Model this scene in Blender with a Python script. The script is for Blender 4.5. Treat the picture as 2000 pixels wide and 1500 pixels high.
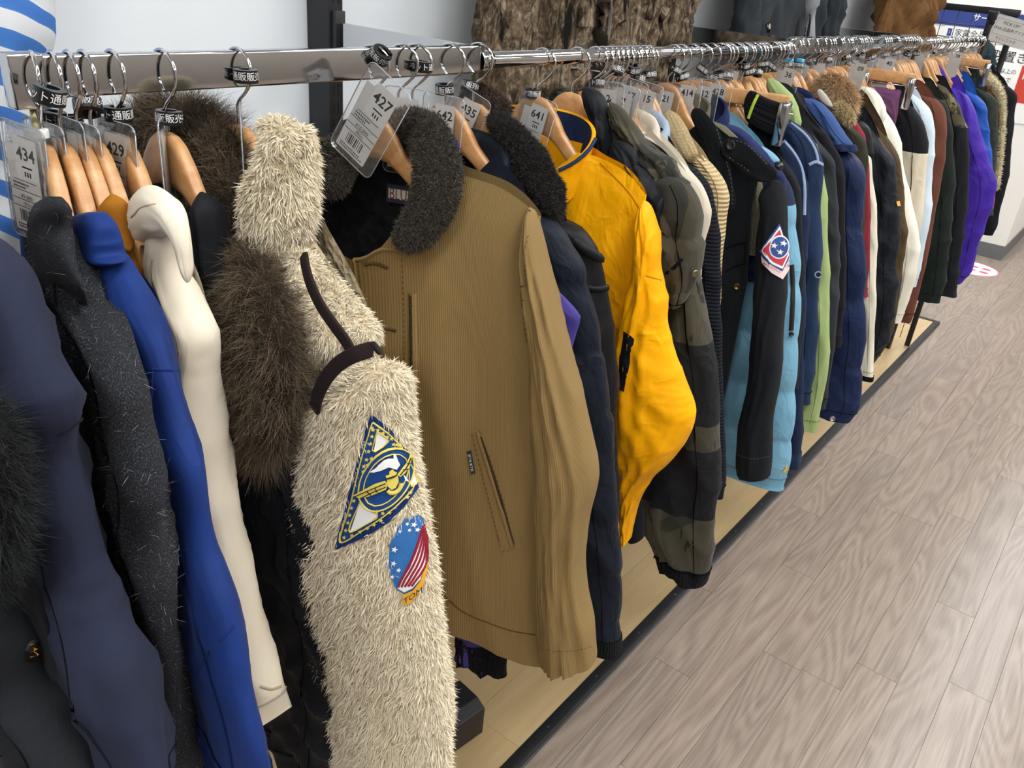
import bpy, bmesh, math, random
import numpy as np
from mathutils import Matrix, Vector
from mathutils.geometry import delaunay_2d_cdt

# ------------------------------------------------------------------ scene, camera, light
scn = bpy.context.scene
for o in list(bpy.data.objects):
    bpy.data.objects.remove(o)
COL = scn.collection
rng = np.random.default_rng(7)
random.seed(7)

# camera from the photograph's vanishing points (image taken as 2000 x 1500)
PP = np.array([1000., 750.])
VPY = np.array([2378., 57.])      # along the rail
VPX = np.array([-1443., -315.])   # towards the wall
FPX = math.sqrt(-float(np.dot(VPX - PP, VPY - PP)))
AY = np.array([*(VPY - PP), FPX]); AY /= np.linalg.norm(AY)
AX = -np.array([*(VPX - PP), FPX]); AX /= np.linalg.norm(AX)
AZ = np.cross(AX, AY)
CAM = np.array([0.72, 0.0, 1.50])
cam_d = bpy.data.cameras.new('camera'); cam = bpy.data.objects.new('camera', cam_d); COL.objects.link(cam)
cam_d.sensor_width = 36.0; cam_d.lens = 36.0 * FPX / 2000.0; cam_d.clip_start = 0.02; cam_d.clip_end = 60
_r = (AX[0], AY[0], AZ[0]); _d = (AX[1], AY[1], AZ[1]); _f = (AX[2], AY[2], AZ[2])
cam.matrix_world = Matrix(((_r[0], -_d[0], -_f[0], CAM[0]), (_r[1], -_d[1], -_f[1], CAM[1]), (_r[2], -_d[2], -_f[2], CAM[2]), (0, 0, 0, 1)))
scn.camera = cam

world = bpy.data.worlds.new('world'); scn.world = world; world.use_nodes = True
world.node_tree.nodes['Background'].inputs[0].default_value = (0.93, 0.96, 1.0, 1)
world.node_tree.nodes['Background'].inputs[1].default_value = 0.35
scn.view_settings.view_transform = 'Standard'; scn.view_settings.look = 'None'
scn.view_settings.gamma = 1.0; scn.view_settings.use_curve_mapping = False
scn.view_settings.exposure = 0.48
LIGHT_E = 15.0
try:                                # keep the many-layered rail affordable to render
    scn.cycles.max_bounces = 4; scn.cycles.diffuse_bounces = 2; scn.cycles.glossy_bounces = 2; scn.cycles.transmission_bounces = 2; scn.cycles.transparent_max_bounces = 16
    scn.cycles.use_adaptive_sampling = True; scn.cycles.adaptive_threshold = 0.06; scn.cycles.adaptive_min_samples = 16; scn.cycles.caustics_reflective = False; scn.cycles.caustics_refractive = False
except AttributeError:
    pass

def ray(x, y):
    d = np.array([x - 1000., y - 750., FPX]); return np.array([d @ AX, d @ AY, d @ AZ])
def px_of(P):                       # world points (N,3) -> pixels
    q = np.asarray(P) - CAM; c = q[..., :1] * AX + q[..., 1:2] * AY + q[..., 2:3] * AZ
    return np.stack([1000 + FPX * c[..., 0] / c[..., 2], 750 + FPX * c[..., 1] / c[..., 2]], -1)
def atX(x, y, X):
    r = ray(x, y); return CAM + r * ((X - CAM[0]) / r[0])
def atY(x, y, Y):
    r = ray(x, y); return CAM + r * ((Y - CAM[1]) / r[1])
def atZ(x, y, Z):
    r = ray(x, y); return CAM + r * ((Z - CAM[2]) / r[2])

# ------------------------------------------------------------------ helpers
def lin(c):
    if isinstance(c, str):
        c = tuple(int(c[i:i + 2], 16) / 255 for i in (0, 2, 4))
    return tuple(x / 12.92 if x <= .04045 else ((x + .055) / 1.055) ** 2.4 for x in c) + (1.0,)

class NT:
    def __init__(s, name):
        s.m = bpy.data.materials.new(name); s.m.use_nodes = True; s.t = s.m.node_tree
        s.b = s.t.nodes['Principled BSDF']; s.out = s.t.nodes['Material Output']
    def n(s, typ, **kw):
        nd = s.t.nodes.new(typ)
        for k, v in kw.items():
            if k.startswith('i_'):
                key = k[2:]; key = int(key) if key.isdigit() else key.replace('_', ' ')
                nd.inputs[key].default_value = v
            else: setattr(nd, k, v)
        return nd
    def l(s, a, b): s.t.links.new(a, b)
    def ramp(s, fac, stops, interp='LINEAR'):
        r = s.n('ShaderNodeValToRGB'); r.color_ramp.interpolation = interp
        el = r.color_ramp.elements
        while len(el) < len(stops): el.new(0.5)
        for e, (p, c) in zip(el, stops): e.position = p; e.color = c if len(c) == 4 else lin(c)
        s.l(fac, r.inputs[0]); return r.outputs[0]
    def coord(s, kind='Object', scale=(1, 1, 1), rot=(0, 0, 0), loc=(0, 0, 0)):
        tc = s.n('ShaderNodeTexCoord'); mp = s.n('ShaderNodeMapping')
        mp.inputs['Scale'].default_value = scale; mp.inputs['Rotation'].default_value = rot; mp.inputs['Location'].default_value = loc
        s.l(tc.outputs[kind], mp.inputs[0]); return mp.outputs[0]
    def noise(s, vec, scale, detail=2, rough=.5, dist=0):
        n = s.n('ShaderNodeTexNoise', i_Scale=scale, i_Detail=detail, i_Roughness=rough, i_Distortion=dist); s.l(vec, n.inputs['Vector']); return n.outputs['Fac']
    def wave(s, vec, scale, direction='X', dist=0, dscale=1, detail=0, prof='SIN'):
        n = s.n('ShaderNodeTexWave', wave_type='BANDS', bands_direction=direction, wave_profile=prof, i_Scale=scale, i_Distortion=dist, i_Detail=detail)
        n.inputs['Detail Scale'].default_value = dscale; s.l(vec, n.inputs['Vector']); return n.outputs['Fac']
    def mix(s, fac, a, b, mode='MIX'):
        n = s.n('ShaderNodeMix', data_type='RGBA', blend_type=mode)
        for i, v in ((0, fac), (6, a), (7, b)):
            if hasattr(v, 'is_linked') or hasattr(v, 'links'): s.l(v, n.inputs[i])
            else: n.inputs[i].default_value = v
        return n.outputs[2]
    def math(s, op, a, b=0.0):
        n = s.n('ShaderNodeMath', operation=op)
        for i, v in ((0, a), (1, b)):
            if hasattr(v, 'links'): s.l(v, n.inputs[i])
            else: n.inputs[i].default_value = v
        return n.outputs[0]
    def bump(s, h, strength=.3, dist=.001, prev=None):
        n = s.n('ShaderNodeBump', i_Strength=strength, i_Distance=dist); s.l(h, n.inputs['Height'])
        if prev is not None: s.l(prev, n.inputs['Normal'])
        s.l(n.outputs[0], s.b.inputs['Normal']); return n.outputs[0]
    def crease(s, prev=None, amt=.35, dist=.010, sx=9., sy=4.):
        a = s.noise(s.coord('UV', (sx, sy, 1), (0, 0, .35)), 1., 3, .5, 1.4); b = s.noise(s.coord('UV', (sx * 1.6, sy * 2.2, 1), (0, 0, -.6), (3, 5, 0)), 1., 2, .5, .8)
        r = s.math('ABSOLUTE', s.math('SUBTRACT', b, .5)); h = s.math('ADD', a, s.math('MULTIPLY', r, 1.2)); return s.bump(h, amt, dist, prev)
    def color(s, c):
        if hasattr(c, 'links'): s.l(c, s.b.inputs['Base Color'])
        else: s.b.inputs['Base Color'].default_value = c
    def set(s, **kw):
        for k, v in kw.items(): s.b.inputs[k.replace('_', ' ')].default_value = v
        return s

_M = {}
def plain(name, c, rough=.5, metal=0., **kw):
    if name in _M: return _M[name]
    t = NT(name); t.color(lin(c)); t.set(Roughness=rough, Metallic=metal, **kw); _M[name] = t.m; return t.m

def fabric(name, c, kind='plain', c2=None, rough=.85, scale=1.0, amp=1.0, sheen=0.02):
    """cloth with woven relief; UVs are in metres along the cloth"""
    if name in _M: return _M[name]
    t = NT(name); t.set(Roughness=rough, Sheen_Weight=sheen, Specular_IOR_Level=.12); t.b.inputs['Sheen Roughness'].default_value = .5
    L = lin(c); D = lin(c2) if c2 else tuple(x * .72 for x in L[:3]) + (1,)
    uv = t.coord('UV'); ob = t.coord('Object')
    var = t.noise(ob, 9, 3, .55)
    if kind == 'plain':
        t.color(t.ramp(var, [(.25, D), (.7, L)])); h = t.noise(uv, 900 * scale, 2); t.crease(t.bump(h, .25 * amp, .0006), .3)
    elif kind == 'nylon':
        t.color(t.ramp(var, [(.2, D), (.6, L)])); h = t.noise(t.coord('UV', (24, 11, 1)), 1.0 * scale, 3, .5, .8); b = t.bump(h, .3 * amp, .010)
        t.crease(t.bump(t.noise(uv, 1400, 1), .1, .0004, b), .5, .010, 14., 8.)
    elif kind == 'cord':
        w = t.wave(uv, 170 * scale); col = t.ramp(w, [(.0, D), (.5, L)])
        t.color(t.mix(t.math('MULTIPLY', var, .35), col, D)); b = t.bump(w, .35 * amp, .0008)
        t.bump(t.noise(t.coord('UV', (20, 6, 1)), 1, 3), .35, .006, b)
    elif kind == 'wool':
        n1 = t.noise(t.coord('UV', (800, 620, 1)), 1, 3, .7); n2 = t.noise(uv, 420, 2, .7)
        col = t.ramp(n1, [(.40, D), (.56, L), (.70, (.16, .165, .18, 1)), (.80, (.02, .02, .025, 1))]); t.color(t.mix(t.ramp(n2, [(.45, (0, 0, 0, 1)), (.7, (1, 1, 1, 1))]), col, D))
        w = t.wave(t.coord('UV', (1, 1, 1), (0, 0, .7)), 150, dist=2, dscale=60); b = t.bump(w, .35, .0012); t.bump(n2, .7, .0016, b)
    elif kind == 'twill':
        w = t.wave(t.coord('UV', rot=(0, 0, .8)), 220 * scale); t.color(t.ramp(var, [(.25, D), (.75, L)])); b = t.bump(w, .3 * amp, .0008); t.crease(b, .38)
    elif kind == 'denim':
        w = t.wave(t.coord('UV', rot=(0, 0, .8)), 200 * scale); n1 = t.noise(t.coord('UV', (900, 60, 1)), 1, 2)
        f = t.noise(t.coord('UV', (9, 4, 1)), 1, 4, .6); a = t.ramp(f, [(.35, D), (.72, L)])
        t.color(t.mix(t.math('MULTIPLY', n1, .5), a, D)); t.crease(t.bump(w, .4, .0008), .45)
    elif kind == 'knit':
        w = t.wave(t.coord('UV'), 55 * scale, dist=1.5, dscale=30); w2 = t.wave(t.coord('UV'), 75 * scale, 'Y', dist=2, dscale=25)
        m = t.math('MULTIPLY', w, w2); t.color(t.ramp(m, [(.0, D), (.45, L)])); t.bump(m, .9 * amp, .003)
    elif kind == 'rib':
        w = t.wave(uv, 60 * scale); t.color(t.ramp(w, [(.0, D), (.6, L)])); b = t.bump(w, .8 * amp, .002); t.bump(t.noise(uv, 700, 2), .4, .0008, b)
    elif kind == 'ribx':
        w = t.wave(uv, 55 * scale, 'Y'); t.color(t.ramp(w, [(.0, D), (.6, L)])); b = t.bump(w, .8 * amp, .002); t.bump(t.noise(uv, 700, 2), .4, .0008, b)
    elif kind == 'leather':
        v = t.n('ShaderNodeTexVoronoi', i_Scale=420. * scale); t.l(uv, v.inputs['Vector']); t.color(t.ramp(var, [(.2, D), (.7, L)]))
        b = t.bump(v.outputs['Distance'], .35, .0008); t.crease(b, .5, .008, 12., 6.)
    elif kind == 'suede':
        t.color(t.ramp(t.noise(ob, 40, 4, .6), [(.3, D), (.65, L)])); t.crease(t.bump(t.noise(uv, 1500, 2), .3, .0006), .35)
    elif kind == 'pile':
        n1 = t.noise(ob, 150 * scale, 4, .65, .6); v = t.n('ShaderNodeTexVoronoi', i_Scale=95. * scale); t.l(ob, v.inputs['Vector'])
        t.color(t.ramp(n1, [(.3, D), (.62, L)])); b = t.bump(v.outputs['Distance'], 1.0, .006); t.bump(n1, .9, .003, b)
    elif kind == 'stripe':
        pass
    _M[name] = t.m; return t.m

def camo(name, cols, scale=14., rough=.85, stretch=(1, 1, .55), bump=.4):
    if name in _M: return _M[name]
    t = NT(name); t.set(Roughness=rough, Sheen_Weight=.1, Specular_IOR_Level=.25)
    v = t.coord('Object', stretch)
    out = lin(cols[0])
    for i, c in enumerate(cols[1:]):
        vv = t.coord('Object', stretch, loc=(3.1 * i + 1, 1.7 * i, 2.3 * i))
        n = t.noise(vv, scale * (1 + .25 * i), 2.5, .5, .8)
        f = t.ramp(n, [(.0, (0, 0, 0, 1)), (.53 + .03 * i, (0, 0, 0, 1)), (.545 + .03 * i, (1, 1, 1, 1))])
        out = t.mix(f, out, lin(c))
    t.color(out); b = t.bump(t.noise(t.coord('UV', (26, 9, 1)), 1, 4, .6), bump, .01); t.bump(t.noise(t.coord('UV'), 1200, 1), .15, .0005, b)
    _M[name] = t.m; return t.m

def hairmat(name, root, mid, tip, rough=.65):
    """strand colour runs from root to tip along UV.y, UV.x is a random number per strand"""
    if name in _M: return _M[name]
    t = NT(name); t.set(Roughness=rough, Specular_IOR_Level=.2, Sheen_Weight=.1)
    tc = t.n('ShaderNodeTexCoord'); sp = t.n('ShaderNodeSeparateXYZ'); t.l(tc.outputs['UV'], sp.inputs[0])
    a = t.ramp(sp.outputs[1], [(0, lin(root)), (.5, lin(mid)), (1, lin(tip))])
    d = t.mix(t.math('MULTIPLY', sp.outputs[0], .65), a, lin(root)); t.color(d); _M[name] = t.m; return t.m

def clearmat(name, tint=(1, 1, 1), op=.035, rough=.04):
    if name in _M: return _M[name]
    t = NT(name); t.t.nodes.remove(t.b)
    tr = t.n('ShaderNodeBsdfTransparent'); tr.inputs[0].default_value = (*tint, 1)
    gl = t.n('ShaderNodeBsdfGlossy', i_Roughness=rough); gl.inputs[0].default_value = (1, 1, 1, 1)
    df = t.n('ShaderNodeBsdfDiffuse'); df.inputs[0].default_value = (.85, .88, .92, 1)
    m0 = t.n('ShaderNodeMixShader', i_0=op); t.l(tr.outputs[0], m0.inputs[1]); t.l(df.outputs[0], m0.inputs[2])
    fr = t.n('ShaderNodeFresnel', i_IOR=1.45); m = t.n('ShaderNodeMixShader')
    nz = t.noise(t.coord('Object'), 60, 2); bp = t.n('ShaderNodeBump', i_Strength=.35, i_Distance=.004); t.l(nz, bp.inputs['Height']); t.l(bp.outputs[0], gl.inputs['Normal']); t.l(bp.outputs[0], fr.inputs['Normal'])
    f2 = t.math('MULTIPLY', fr.outputs[0], .8)
    t.l(f2, m.inputs[0]); t.l(m0.outputs[0], m.inputs[1]); t.l(gl.outputs[0], m.inputs[2]); t.l(m.outputs[0], t.out.inputs[0])
    _M[name] = t.m; return t.m

# ------------------------------------------------------------------ mesh building
def link(name, me, parent=None):
    o = bpy.data.objects.new(name, me); COL.objects.link(o)
    if parent is not None: o.parent = parent
    return o
def mesh(name, V, F, mat, uv=None, smooth=True):
    V = np.asarray(V, dtype=np.float32).reshape(-1, 3)
    me = bpy.data.meshes.new(name)
    if isinstance(F, np.ndarray) and F.ndim == 2:
        n, k = F.shape; me.vertices.add(len(V)); me.vertices.foreach_set('co', V.ravel())
        me.loops.add(n * k); me.loops.foreach_set('vertex_index', F.astype(np.int32).ravel())
        me.polygons.add(n); me.polygons.foreach_set('loop_start', np.arange(0, n * k, k, dtype=np.int32)); me.polygons.foreach_set('loop_total', np.full(n, k, dtype=np.int32))
        li = F.astype(np.int64).ravel(); me.update(calc_edges=True)
    else:
        me.from_pydata(V.tolist(), [], [list(map(int, f)) for f in F]); li = np.array([i for f in F for i in f], dtype=np.int64)
    if uv is not None:
        l = me.uv_layers.new(name='UVMap'); l.data.foreach_set('uv', np.asarray(uv, dtype=np.float32)[li].ravel())
    me.polygons.foreach_set('use_smooth', np.full(len(me.polygons), smooth))
    if mat is not None: me.materials.append(mat)
    me.validate(); me.update(); return me
def obj(name, V, F, mat, parent=None, uv=None, smooth=True):
    return link(name, mesh(name, V, F, mat, uv, smooth), parent)
def tag(o, label=None, cat=None, group=None, kind=None):
    for k, v in (('label', label), ('category', cat), ('group', group), ('kind', kind)):
        if v: o[k] = v
    return o
def empty(name, loc=(0, 0, 0), rz=0):
    o = bpy.data.objects.new(name, None); COL.objects.link(o); o.location = loc; o.rotation_euler[2] = rz; o.empty_display_size = .05; return o
def copy_tree(o, parent=None):
    c = o.copy(); COL.objects.link(c); c.parent = parent
    for ch in o.children: copy_tree(ch, c)
    return c
def grid_faces(na, nb):
    i = np.arange(na - 1)[:, None] * nb; j = np.arange(nb - 1)[None, :]
    a = (i + j).ravel(); return np.stack([a, a + nb, a + nb + 1, a + 1], 1)
def boxvf(x0, x1, y0, y1, z0, z1):
    V = [(x, y, z) for x in (x0, x1) for y in (y0, y1) for z in (z0, z1)]
    return np.array(V), [(0, 1, 3, 2), (4, 6, 7, 5), (0, 4, 5, 1), (2, 3, 7, 6), (0, 2, 6, 4), (1, 5, 7, 3)]
def box(name, x0, x1, y0, y1, z0, z1, mat, parent=None, bevel=0.0, seg=2):
    me = bpy.data.meshes.new(name); bm = bmesh.new(); V, F = boxvf(x0, x1, y0, y1, z0, z1)
    vs = [bm.verts.new(v) for v in V]
    for f in F: bm.faces.new([vs[i] for i in f])
    bmesh.ops.recalc_face_normals(bm, faces=bm.faces)
    if bevel: bmesh.ops.bevel(bm, geom=bm.edges[:], offset=bevel, segments=seg, affect='EDGES', profile=.5)
    bm.to_mesh(me); bm.free(); me.materials.append(mat)
    if bevel: me.polygons.foreach_set('use_smooth', np.ones(len(me.polygons), dtype=bool))
    return link(name, me, parent)
def prism(name, poly, axis, a0, a1, mat, parent=None, bevel=0.0, smooth=False):
    """polygon in the plane across `axis`, extruded a0..a1"""
    me = bpy.data.meshes.new(name); bm = bmesh.new()
    def P(p, a): return {'x': (a, p[0], p[1]), 'y': (p[0], a, p[1]), 'z': (p[0], p[1], a)}[axis]
    A = [bm.verts.new(P(p, a0)) for p in poly]; B = [bm.verts.new(P(p, a1)) for p in poly]
    bm.faces.new(A); bm.faces.new(B[::-1]); n = len(poly)
    for i in range(n): bm.faces.new([A[i], B[i], B[(i + 1) % n], A[(i + 1) % n]])
    bmesh.ops.recalc_face_normals(bm, faces=bm.faces)
    if bevel: bmesh.ops.bevel(bm, geom=bm.edges[:], offset=bevel, segments=2, affect='EDGES', profile=.5)
    bm.to_mesh(me); bm.free(); me.materials.append(mat)
    if smooth: me.polygons.foreach_set('use_smooth', np.ones(len(me.polygons), dtype=bool))
    return link(name, me, parent)
def resample(P, n):
    """smooth (monotone-ish Catmull) resampling of rows of numbers along their first 3 columns' length"""
    P = np.asarray(P, float); k = len(P)
    d = np.linalg.norm(np.diff(P[:, :3], axis=0), axis=1) + 1e-9; s = np.concatenate([[0], np.cumsum(d)])
    m = np.zeros_like(P); sl = np.diff(P, axis=0) / d[:, None]
    m[0] = sl[0]; m[-1] = sl[-1]
    if k > 2: m[1:-1] = (sl[:-1] * d[1:, None] + sl[1:] * d[:-1, None]) / (d[:-1] + d[1:])[:, None]
    q = np.linspace(0, s[-1], n); i = np.clip(np.searchsorted(s, q, 'right') - 1, 0, k - 2)
    h = d[i][:, None]; t = ((q - s[i]) / d[i])[:, None]
    return (2 * t**3 - 3 * t**2 + 1) * P[i] + (t**3 - 2 * t**2 + t) * h * m[i] + (-2 * t**3 + 3 * t**2) * P[i + 1] + (t**3 - t**2) * h * m[i + 1], s[-1]
def wire(pts, r, seg=8, closed=False, cap=True):
    P = np.asarray(pts, float); n = len(P); T = np.gradient(P, axis=0); T /= np.linalg.norm(T, axis=1)[:, None] + 1e-12
    ref = np.array([0, 1., 0]) if abs(T[:, 1]).max() < .9 else np.array([1., 0, 0])
    N = np.cross(T, ref); N /= np.linalg.norm(N, axis=1)[:, None] + 1e-12; B = np.cross(T, N)
    a = np.arange(seg) * 2 * math.pi / seg; r = np.broadcast_to(np.asarray(r, float), (n,))
    V = P[:, None, :] + r[:, None, None] * (np.cos(a)[None, :, None] * N[:, None, :] + np.sin(a)[None, :, None] * B[:, None, :])
    F = [(i * seg + j, i * seg + (j + 1) % seg, (i + 1) * seg + (j + 1) % seg, (i + 1) * seg + j) for i in range(n - 1) for j in range(seg)]
    if cap: F += [tuple(range(seg))[::-1], tuple(range((n - 1) * seg, n * seg))]
    return V.reshape(-1, 3), F
def wire_obj(name, pts, r, mat, parent=None, seg=8): V, F = wire(pts, r, seg); return obj(name, V, F, mat, parent)
def join(parts):
    V = []; F = []; k = 0
    for v, f in parts:
        V.append(np.asarray(v, float).reshape(-1, 3)); F += [tuple(int(i) + k for i in q) for q in f]; k += len(V[-1])
    return np.concatenate(V), F

_FONT = {}
def text_vf(s, size=1.0, align='CENTER', bold=0.):
    """flat text as vertices / faces in the XY plane"""
    c = bpy.data.curves.new('t', 'FONT'); c.body = s; c.size = size; c.align_x = align; c.align_y = 'CENTER'; c.resolution_u = 2; c.fill_mode = 'FRONT'; c.offset = bold * size
    o = bpy.data.objects.new('t', c); COL.objects.link(o)
    me = o.to_mesh(); V = np.array([v.co[:] for v in me.vertices]) if len(me.vertices) else np.zeros((0, 3)); F = [tuple(p.vertices) for p in me.polygons]
    o.to_mesh_clear(); bpy.data.objects.remove(o); bpy.data.curves.remove(c); return V, F

def wr(seed, s, c, amp, fs=(3, 9), fc=(6, 18), n=5):
    """soft cloth folds over length s and girth c (metres)"""
    r = np.random.default_rng(seed); out = 0
    for k in range(n):
        a = amp / (k + 1) ** .7; u = r.uniform(*fs) * r.choice([-1, 1]); v = r.uniform(*fc); p = r.uniform(0, 6.28)
        w = np.sin(2 * math.pi * (u * s + v * c) + p + 1.3 * np.sin(2 * math.pi * (u * .37 * s - v * .23 * c) + p * 2))
        out = out + a * (w if k % 2 else 1 - 2 * np.abs(w) ** .7)
    return out

class Surf:
    """parametric cloth surface; f(a, b) with a, b in 0..1 -> (N, 3)"""
    def __init__(s, f, L=1., C=1.): s.f = f; s.L = L; s.C = C; s._g = None
    def normal(s, a, b, e=1e-3):
        p = s.f(a, b); n = np.cross(s.f(a + e, b) - p, s.f(a, b + e) - p); return p, n / (np.linalg.norm(n, axis=-1, keepdims=True) + 1e-12)
    def grid(s, na, nb, a0=0., a1=1., b0=0., b1=1., off=0.):
        A, B = np.meshgrid(np.linspace(a0, a1, na), np.linspace(b0, b1, nb), indexing='ij'); A = A.ravel(); B = B.ravel()
        if off: p, n = s.normal(A, B); V = p + n * off
        else: V = s.f(A, B)
        return V, grid_faces(na, nb), np.stack([B * s.C, A * s.L], 1)
def sgnpow(x, e): return np.sign(x) * np.abs(x) ** e

class Garment:
    """a hung thing: local x runs out from the rail, -y faces the camera side; z is kept from the floor and shifted to the base"""
    def __init__(g, name, label, cat, Y0, th=0., hem=.6, group=None, X0=0.):
        g.Y0 = Y0; g.X0 = X0; g.th = math.radians(th); g.hem = hem
        g.c = math.cos(g.th); g.s = math.sin(g.th)
        g.root = empty(name, (X0, Y0, hem), g.th); tag(g.root, label, cat, group)
        g.seed = int(abs(Y0) * 1000) + int(th) + 11
    def w(g, P):
        P = np.asarray(P, float); return np.stack([g.X0 + P[..., 0] * g.c - P[..., 1] * g.s, g.Y0 + P[..., 0] * g.s + P[..., 1] * g.c, P[..., 2]], -1)
    def P(g, x, y, v=0.):
        n = np.array([-g.s, g.c, 0.]); o = np.array([g.X0, g.Y0, 0.]) + n * v; r = ray(x, y)
        t = (n @ (o - CAM)) / (n @ r); p = CAM + r * t; q = p - np.array([g.X0, g.Y0, 0])
        return np.array([q[0] * g.c + q[1] * g.s, v, p[2]])
    def add(g, name, V, F, mat, uv=None, parent=None, smooth=True):
        V = np.asarray(V, float).reshape(-1, 3).copy(); V[:, 2] -= g.hem
        return obj(name, V, F, mat, parent or g.root, uv, smooth)
    # ---- surfaces
    def tube(g, rows, ex=1., amp=.0, seed=0, quilt=0., qd=.0, round0=.04, round1=0., axis=(0, 1, 0), fs=(3, 9), fc=(6, 18), n=160, bag=0., Sdir=None):
        """rows of (x, y, z, half width, half thickness): cloth tube along that path"""
        R, L = resample(rows, n); s = np.linspace(0, 1, n); P = R[:, :3]
        T = np.gradient(P, axis=0); T /= np.linalg.norm(T, axis=1)[:, None] + 1e-12
        ax = np.array(axis, float); S = np.cross(T, ax); S /= np.linalg.norm(S, axis=1)[:, None] + 1e-12; B = np.cross(S, T)
        if Sdir is not None:          # cross-sections cut along the given directions
            S = resample(np.c_[np.asarray(rows, float)[:, :3], Sdir], n)[0][:, 3:6]; S /= np.linalg.norm(S, axis=1)[:, None] + 1e-12; B = np.repeat(ax[None], n, 0)
        hw = np.maximum(R[:, 3], .002); ht = np.maximum(R[:, 4], .002)
        sd = g.seed + seed * 31
        def f(a, b):
            a = np.asarray(a, float); b = np.asarray(b, float); ac = np.clip(a, 0, 1)
            i = lambda M: np.stack([np.interp(ac, s, M[:, k]) for k in range(3)], -1)
            phi = 2 * math.pi * b; m = ac * L
            k = np.ones_like(m)
            if round0: k = k * np.sqrt(np.clip(1 - (1 - np.clip(m / round0, 0, 1)) ** 2, .04, 1))
            if round1: k = k * np.sqrt(np.clip(1 - (1 - np.clip((L - m) / round1, 0, 1)) ** 2, .04, 1))
            w = np.interp(ac, s, hw); t = np.interp(ac, s, ht)
            q = 0.
            if quilt: q = qd * (np.abs(np.sin(math.pi * m / quilt)) ** .6 - 1)
            d = 0.
            if amp: d = wr(sd, m, np.sin(phi) * .12 + .03 * np.cos(phi * 2) + b * .25 * 0, amp, fs, fc) * np.clip(m / .06, 0, 1)
            x = (w * k + q + d * .6) * sgnpow(np.sin(phi), ex); y = (t * k + q + d) * sgnpow(np.cos(phi), ex)
            return i(P) + x[..., None] * i(S) + y[..., None] * i(B)
        su = Surf(f, L, 2 * math.pi * float(np.sqrt((hw.mean() ** 2 + ht.mean() ** 2) / 2))); su.rows = R; return su
    def slim(g, c, hw, t):
        """the cloth's thickness also shows when it is seen from the side: the width that leaves for the flat part"""
        d = g.w(np.asarray(c, float)) - CAM; du = d[0] * g.c + d[1] * g.s; dv = -d[0] * g.s + d[1] * g.c; r = abs(du / (dv if abs(dv) > 1e-3 else 1e-3)); e = min(t * r, 3 * hw)
        return math.sqrt(max(hw * hw - e * e, (.45 * hw) ** 2)), math.sqrt(hw * hw + e * e)
    def sleeve(g, edges, thick=.03, v=0., **kw):
        """edges: (xL, yL, xR, yR[, half thickness[, v]]) pixel pairs across the sleeve, shoulder to cuff"""
        rows = []; S = []
        for e in edges:
            vv = e[5] if len(e) > 5 else v; t = e[4] if len(e) > 4 else thick
            A = g.P(e[0], e[1], vv); B = g.P(e[2], e[3], vv); c = (A + B) / 2; d = np.linalg.norm(A - B); rows.append((*c, g.slim(c, d / 2, t)[0], t)); S.append((B - A) / d)
        return g.tube(rows, Sdir=np.array(S), **kw)
    def cloth_tube(g, name, su, mat, na=90, nb=40, a0=0., a1=1., inner=None, parent=None, capped=True):
        V, F, uv = su.grid(na, nb + 1, a0, a1)
        o = g.add(name, V, F, mat, uv, parent)
        if capped:
            # the open end turns inwards and is closed a little way up, so that no end looks like a cut pipe
            b = np.linspace(0, 1, nb + 1); e = su.f(np.full(nb + 1, a1), b); c = e.mean(0); up = su.f(np.full(nb + 1, max(a1 - .03, 0)), b).mean(0) - c
            r1 = c + (e - c) * .9 + up * .1; r2 = c + (e - c) * .8 + up * 1.0; r3 = np.repeat((c + up)[None], nb + 1, 0)
            VV = np.concatenate([e, r1, r2, r3]); FF = grid_faces(4, nb + 1)
            g.add('lining', VV, FF, inner or mat, np.tile(np.linspace(0, .3, nb + 1)[:, None], (4, 2)), o)
        return o
    def body(g, zn, us, zs, uc, uh, zh, b=.02, un=.075, drop=.05, amp=.006, seed=5, quilt=0., qd=0., b0=.012, bn=.03, bh=None, vo=0., uo=0., zh2=None, fc=(3, 9), ex=.75):
        L = zn - zh; bh = b if bh is None else bh; zh2 = zh if zh2 is None else zh2; sd = g.seed + seed * 17
        def f(a, bb):
            a = np.asarray(a, float); bb = np.asarray(bb, float); phi = 2 * math.pi * bb
            sx = sgnpow(np.sin(phi), ex); sy = np.cos(phi); sy = sgnpow(sy, ex)
            hw = np.interp(a, [0, .1, .32, 1], [us, us, uc, uh]); u = hw * sx
            au = np.abs(u); zt = np.where(au < un, zn, zn + (zs - zn) * (au - un) / max(us - un, 1e-3)) - .022 * np.clip((au / us - .72) / .28, 0, 1.3) ** 2
            fr = (sy < 0) * np.clip(1 - (au / un) ** 2, 0, 1); zt = zt - drop * fr
            zb = zh + (zh2 - zh) * (u / max(uh, 1e-3) * .5 + .5)
            z = zt + (zb - zt) * a
            th = np.interp(a, [0, .06, .22, .6, 1], [0, .5, 1, 1, 1]); nk = np.clip(1 - (au / (un * 1.3)) ** 2, 0, 1)
            top = b0 + (bn - b0) * nk; bb_ = np.interp(a, [0, .3, 1], [b, b, bh]); t = top + (bb_ - top) * th
            m = a * L; q = qd * (np.abs(np.sin(math.pi * m / quilt)) ** .6 - 1) * np.clip(m / .05, 0, 1) if quilt else 0.
            d = wr(sd, m, u + .02 * sy, amp, (.5, 3), fc) * np.clip((m - .03) / .15, 0, 1) if amp else 0.
            return np.stack([u + uo, (t + q + d) * sy + vo, z], -1)
        return Surf(f, L, 4 * uc)
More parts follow.
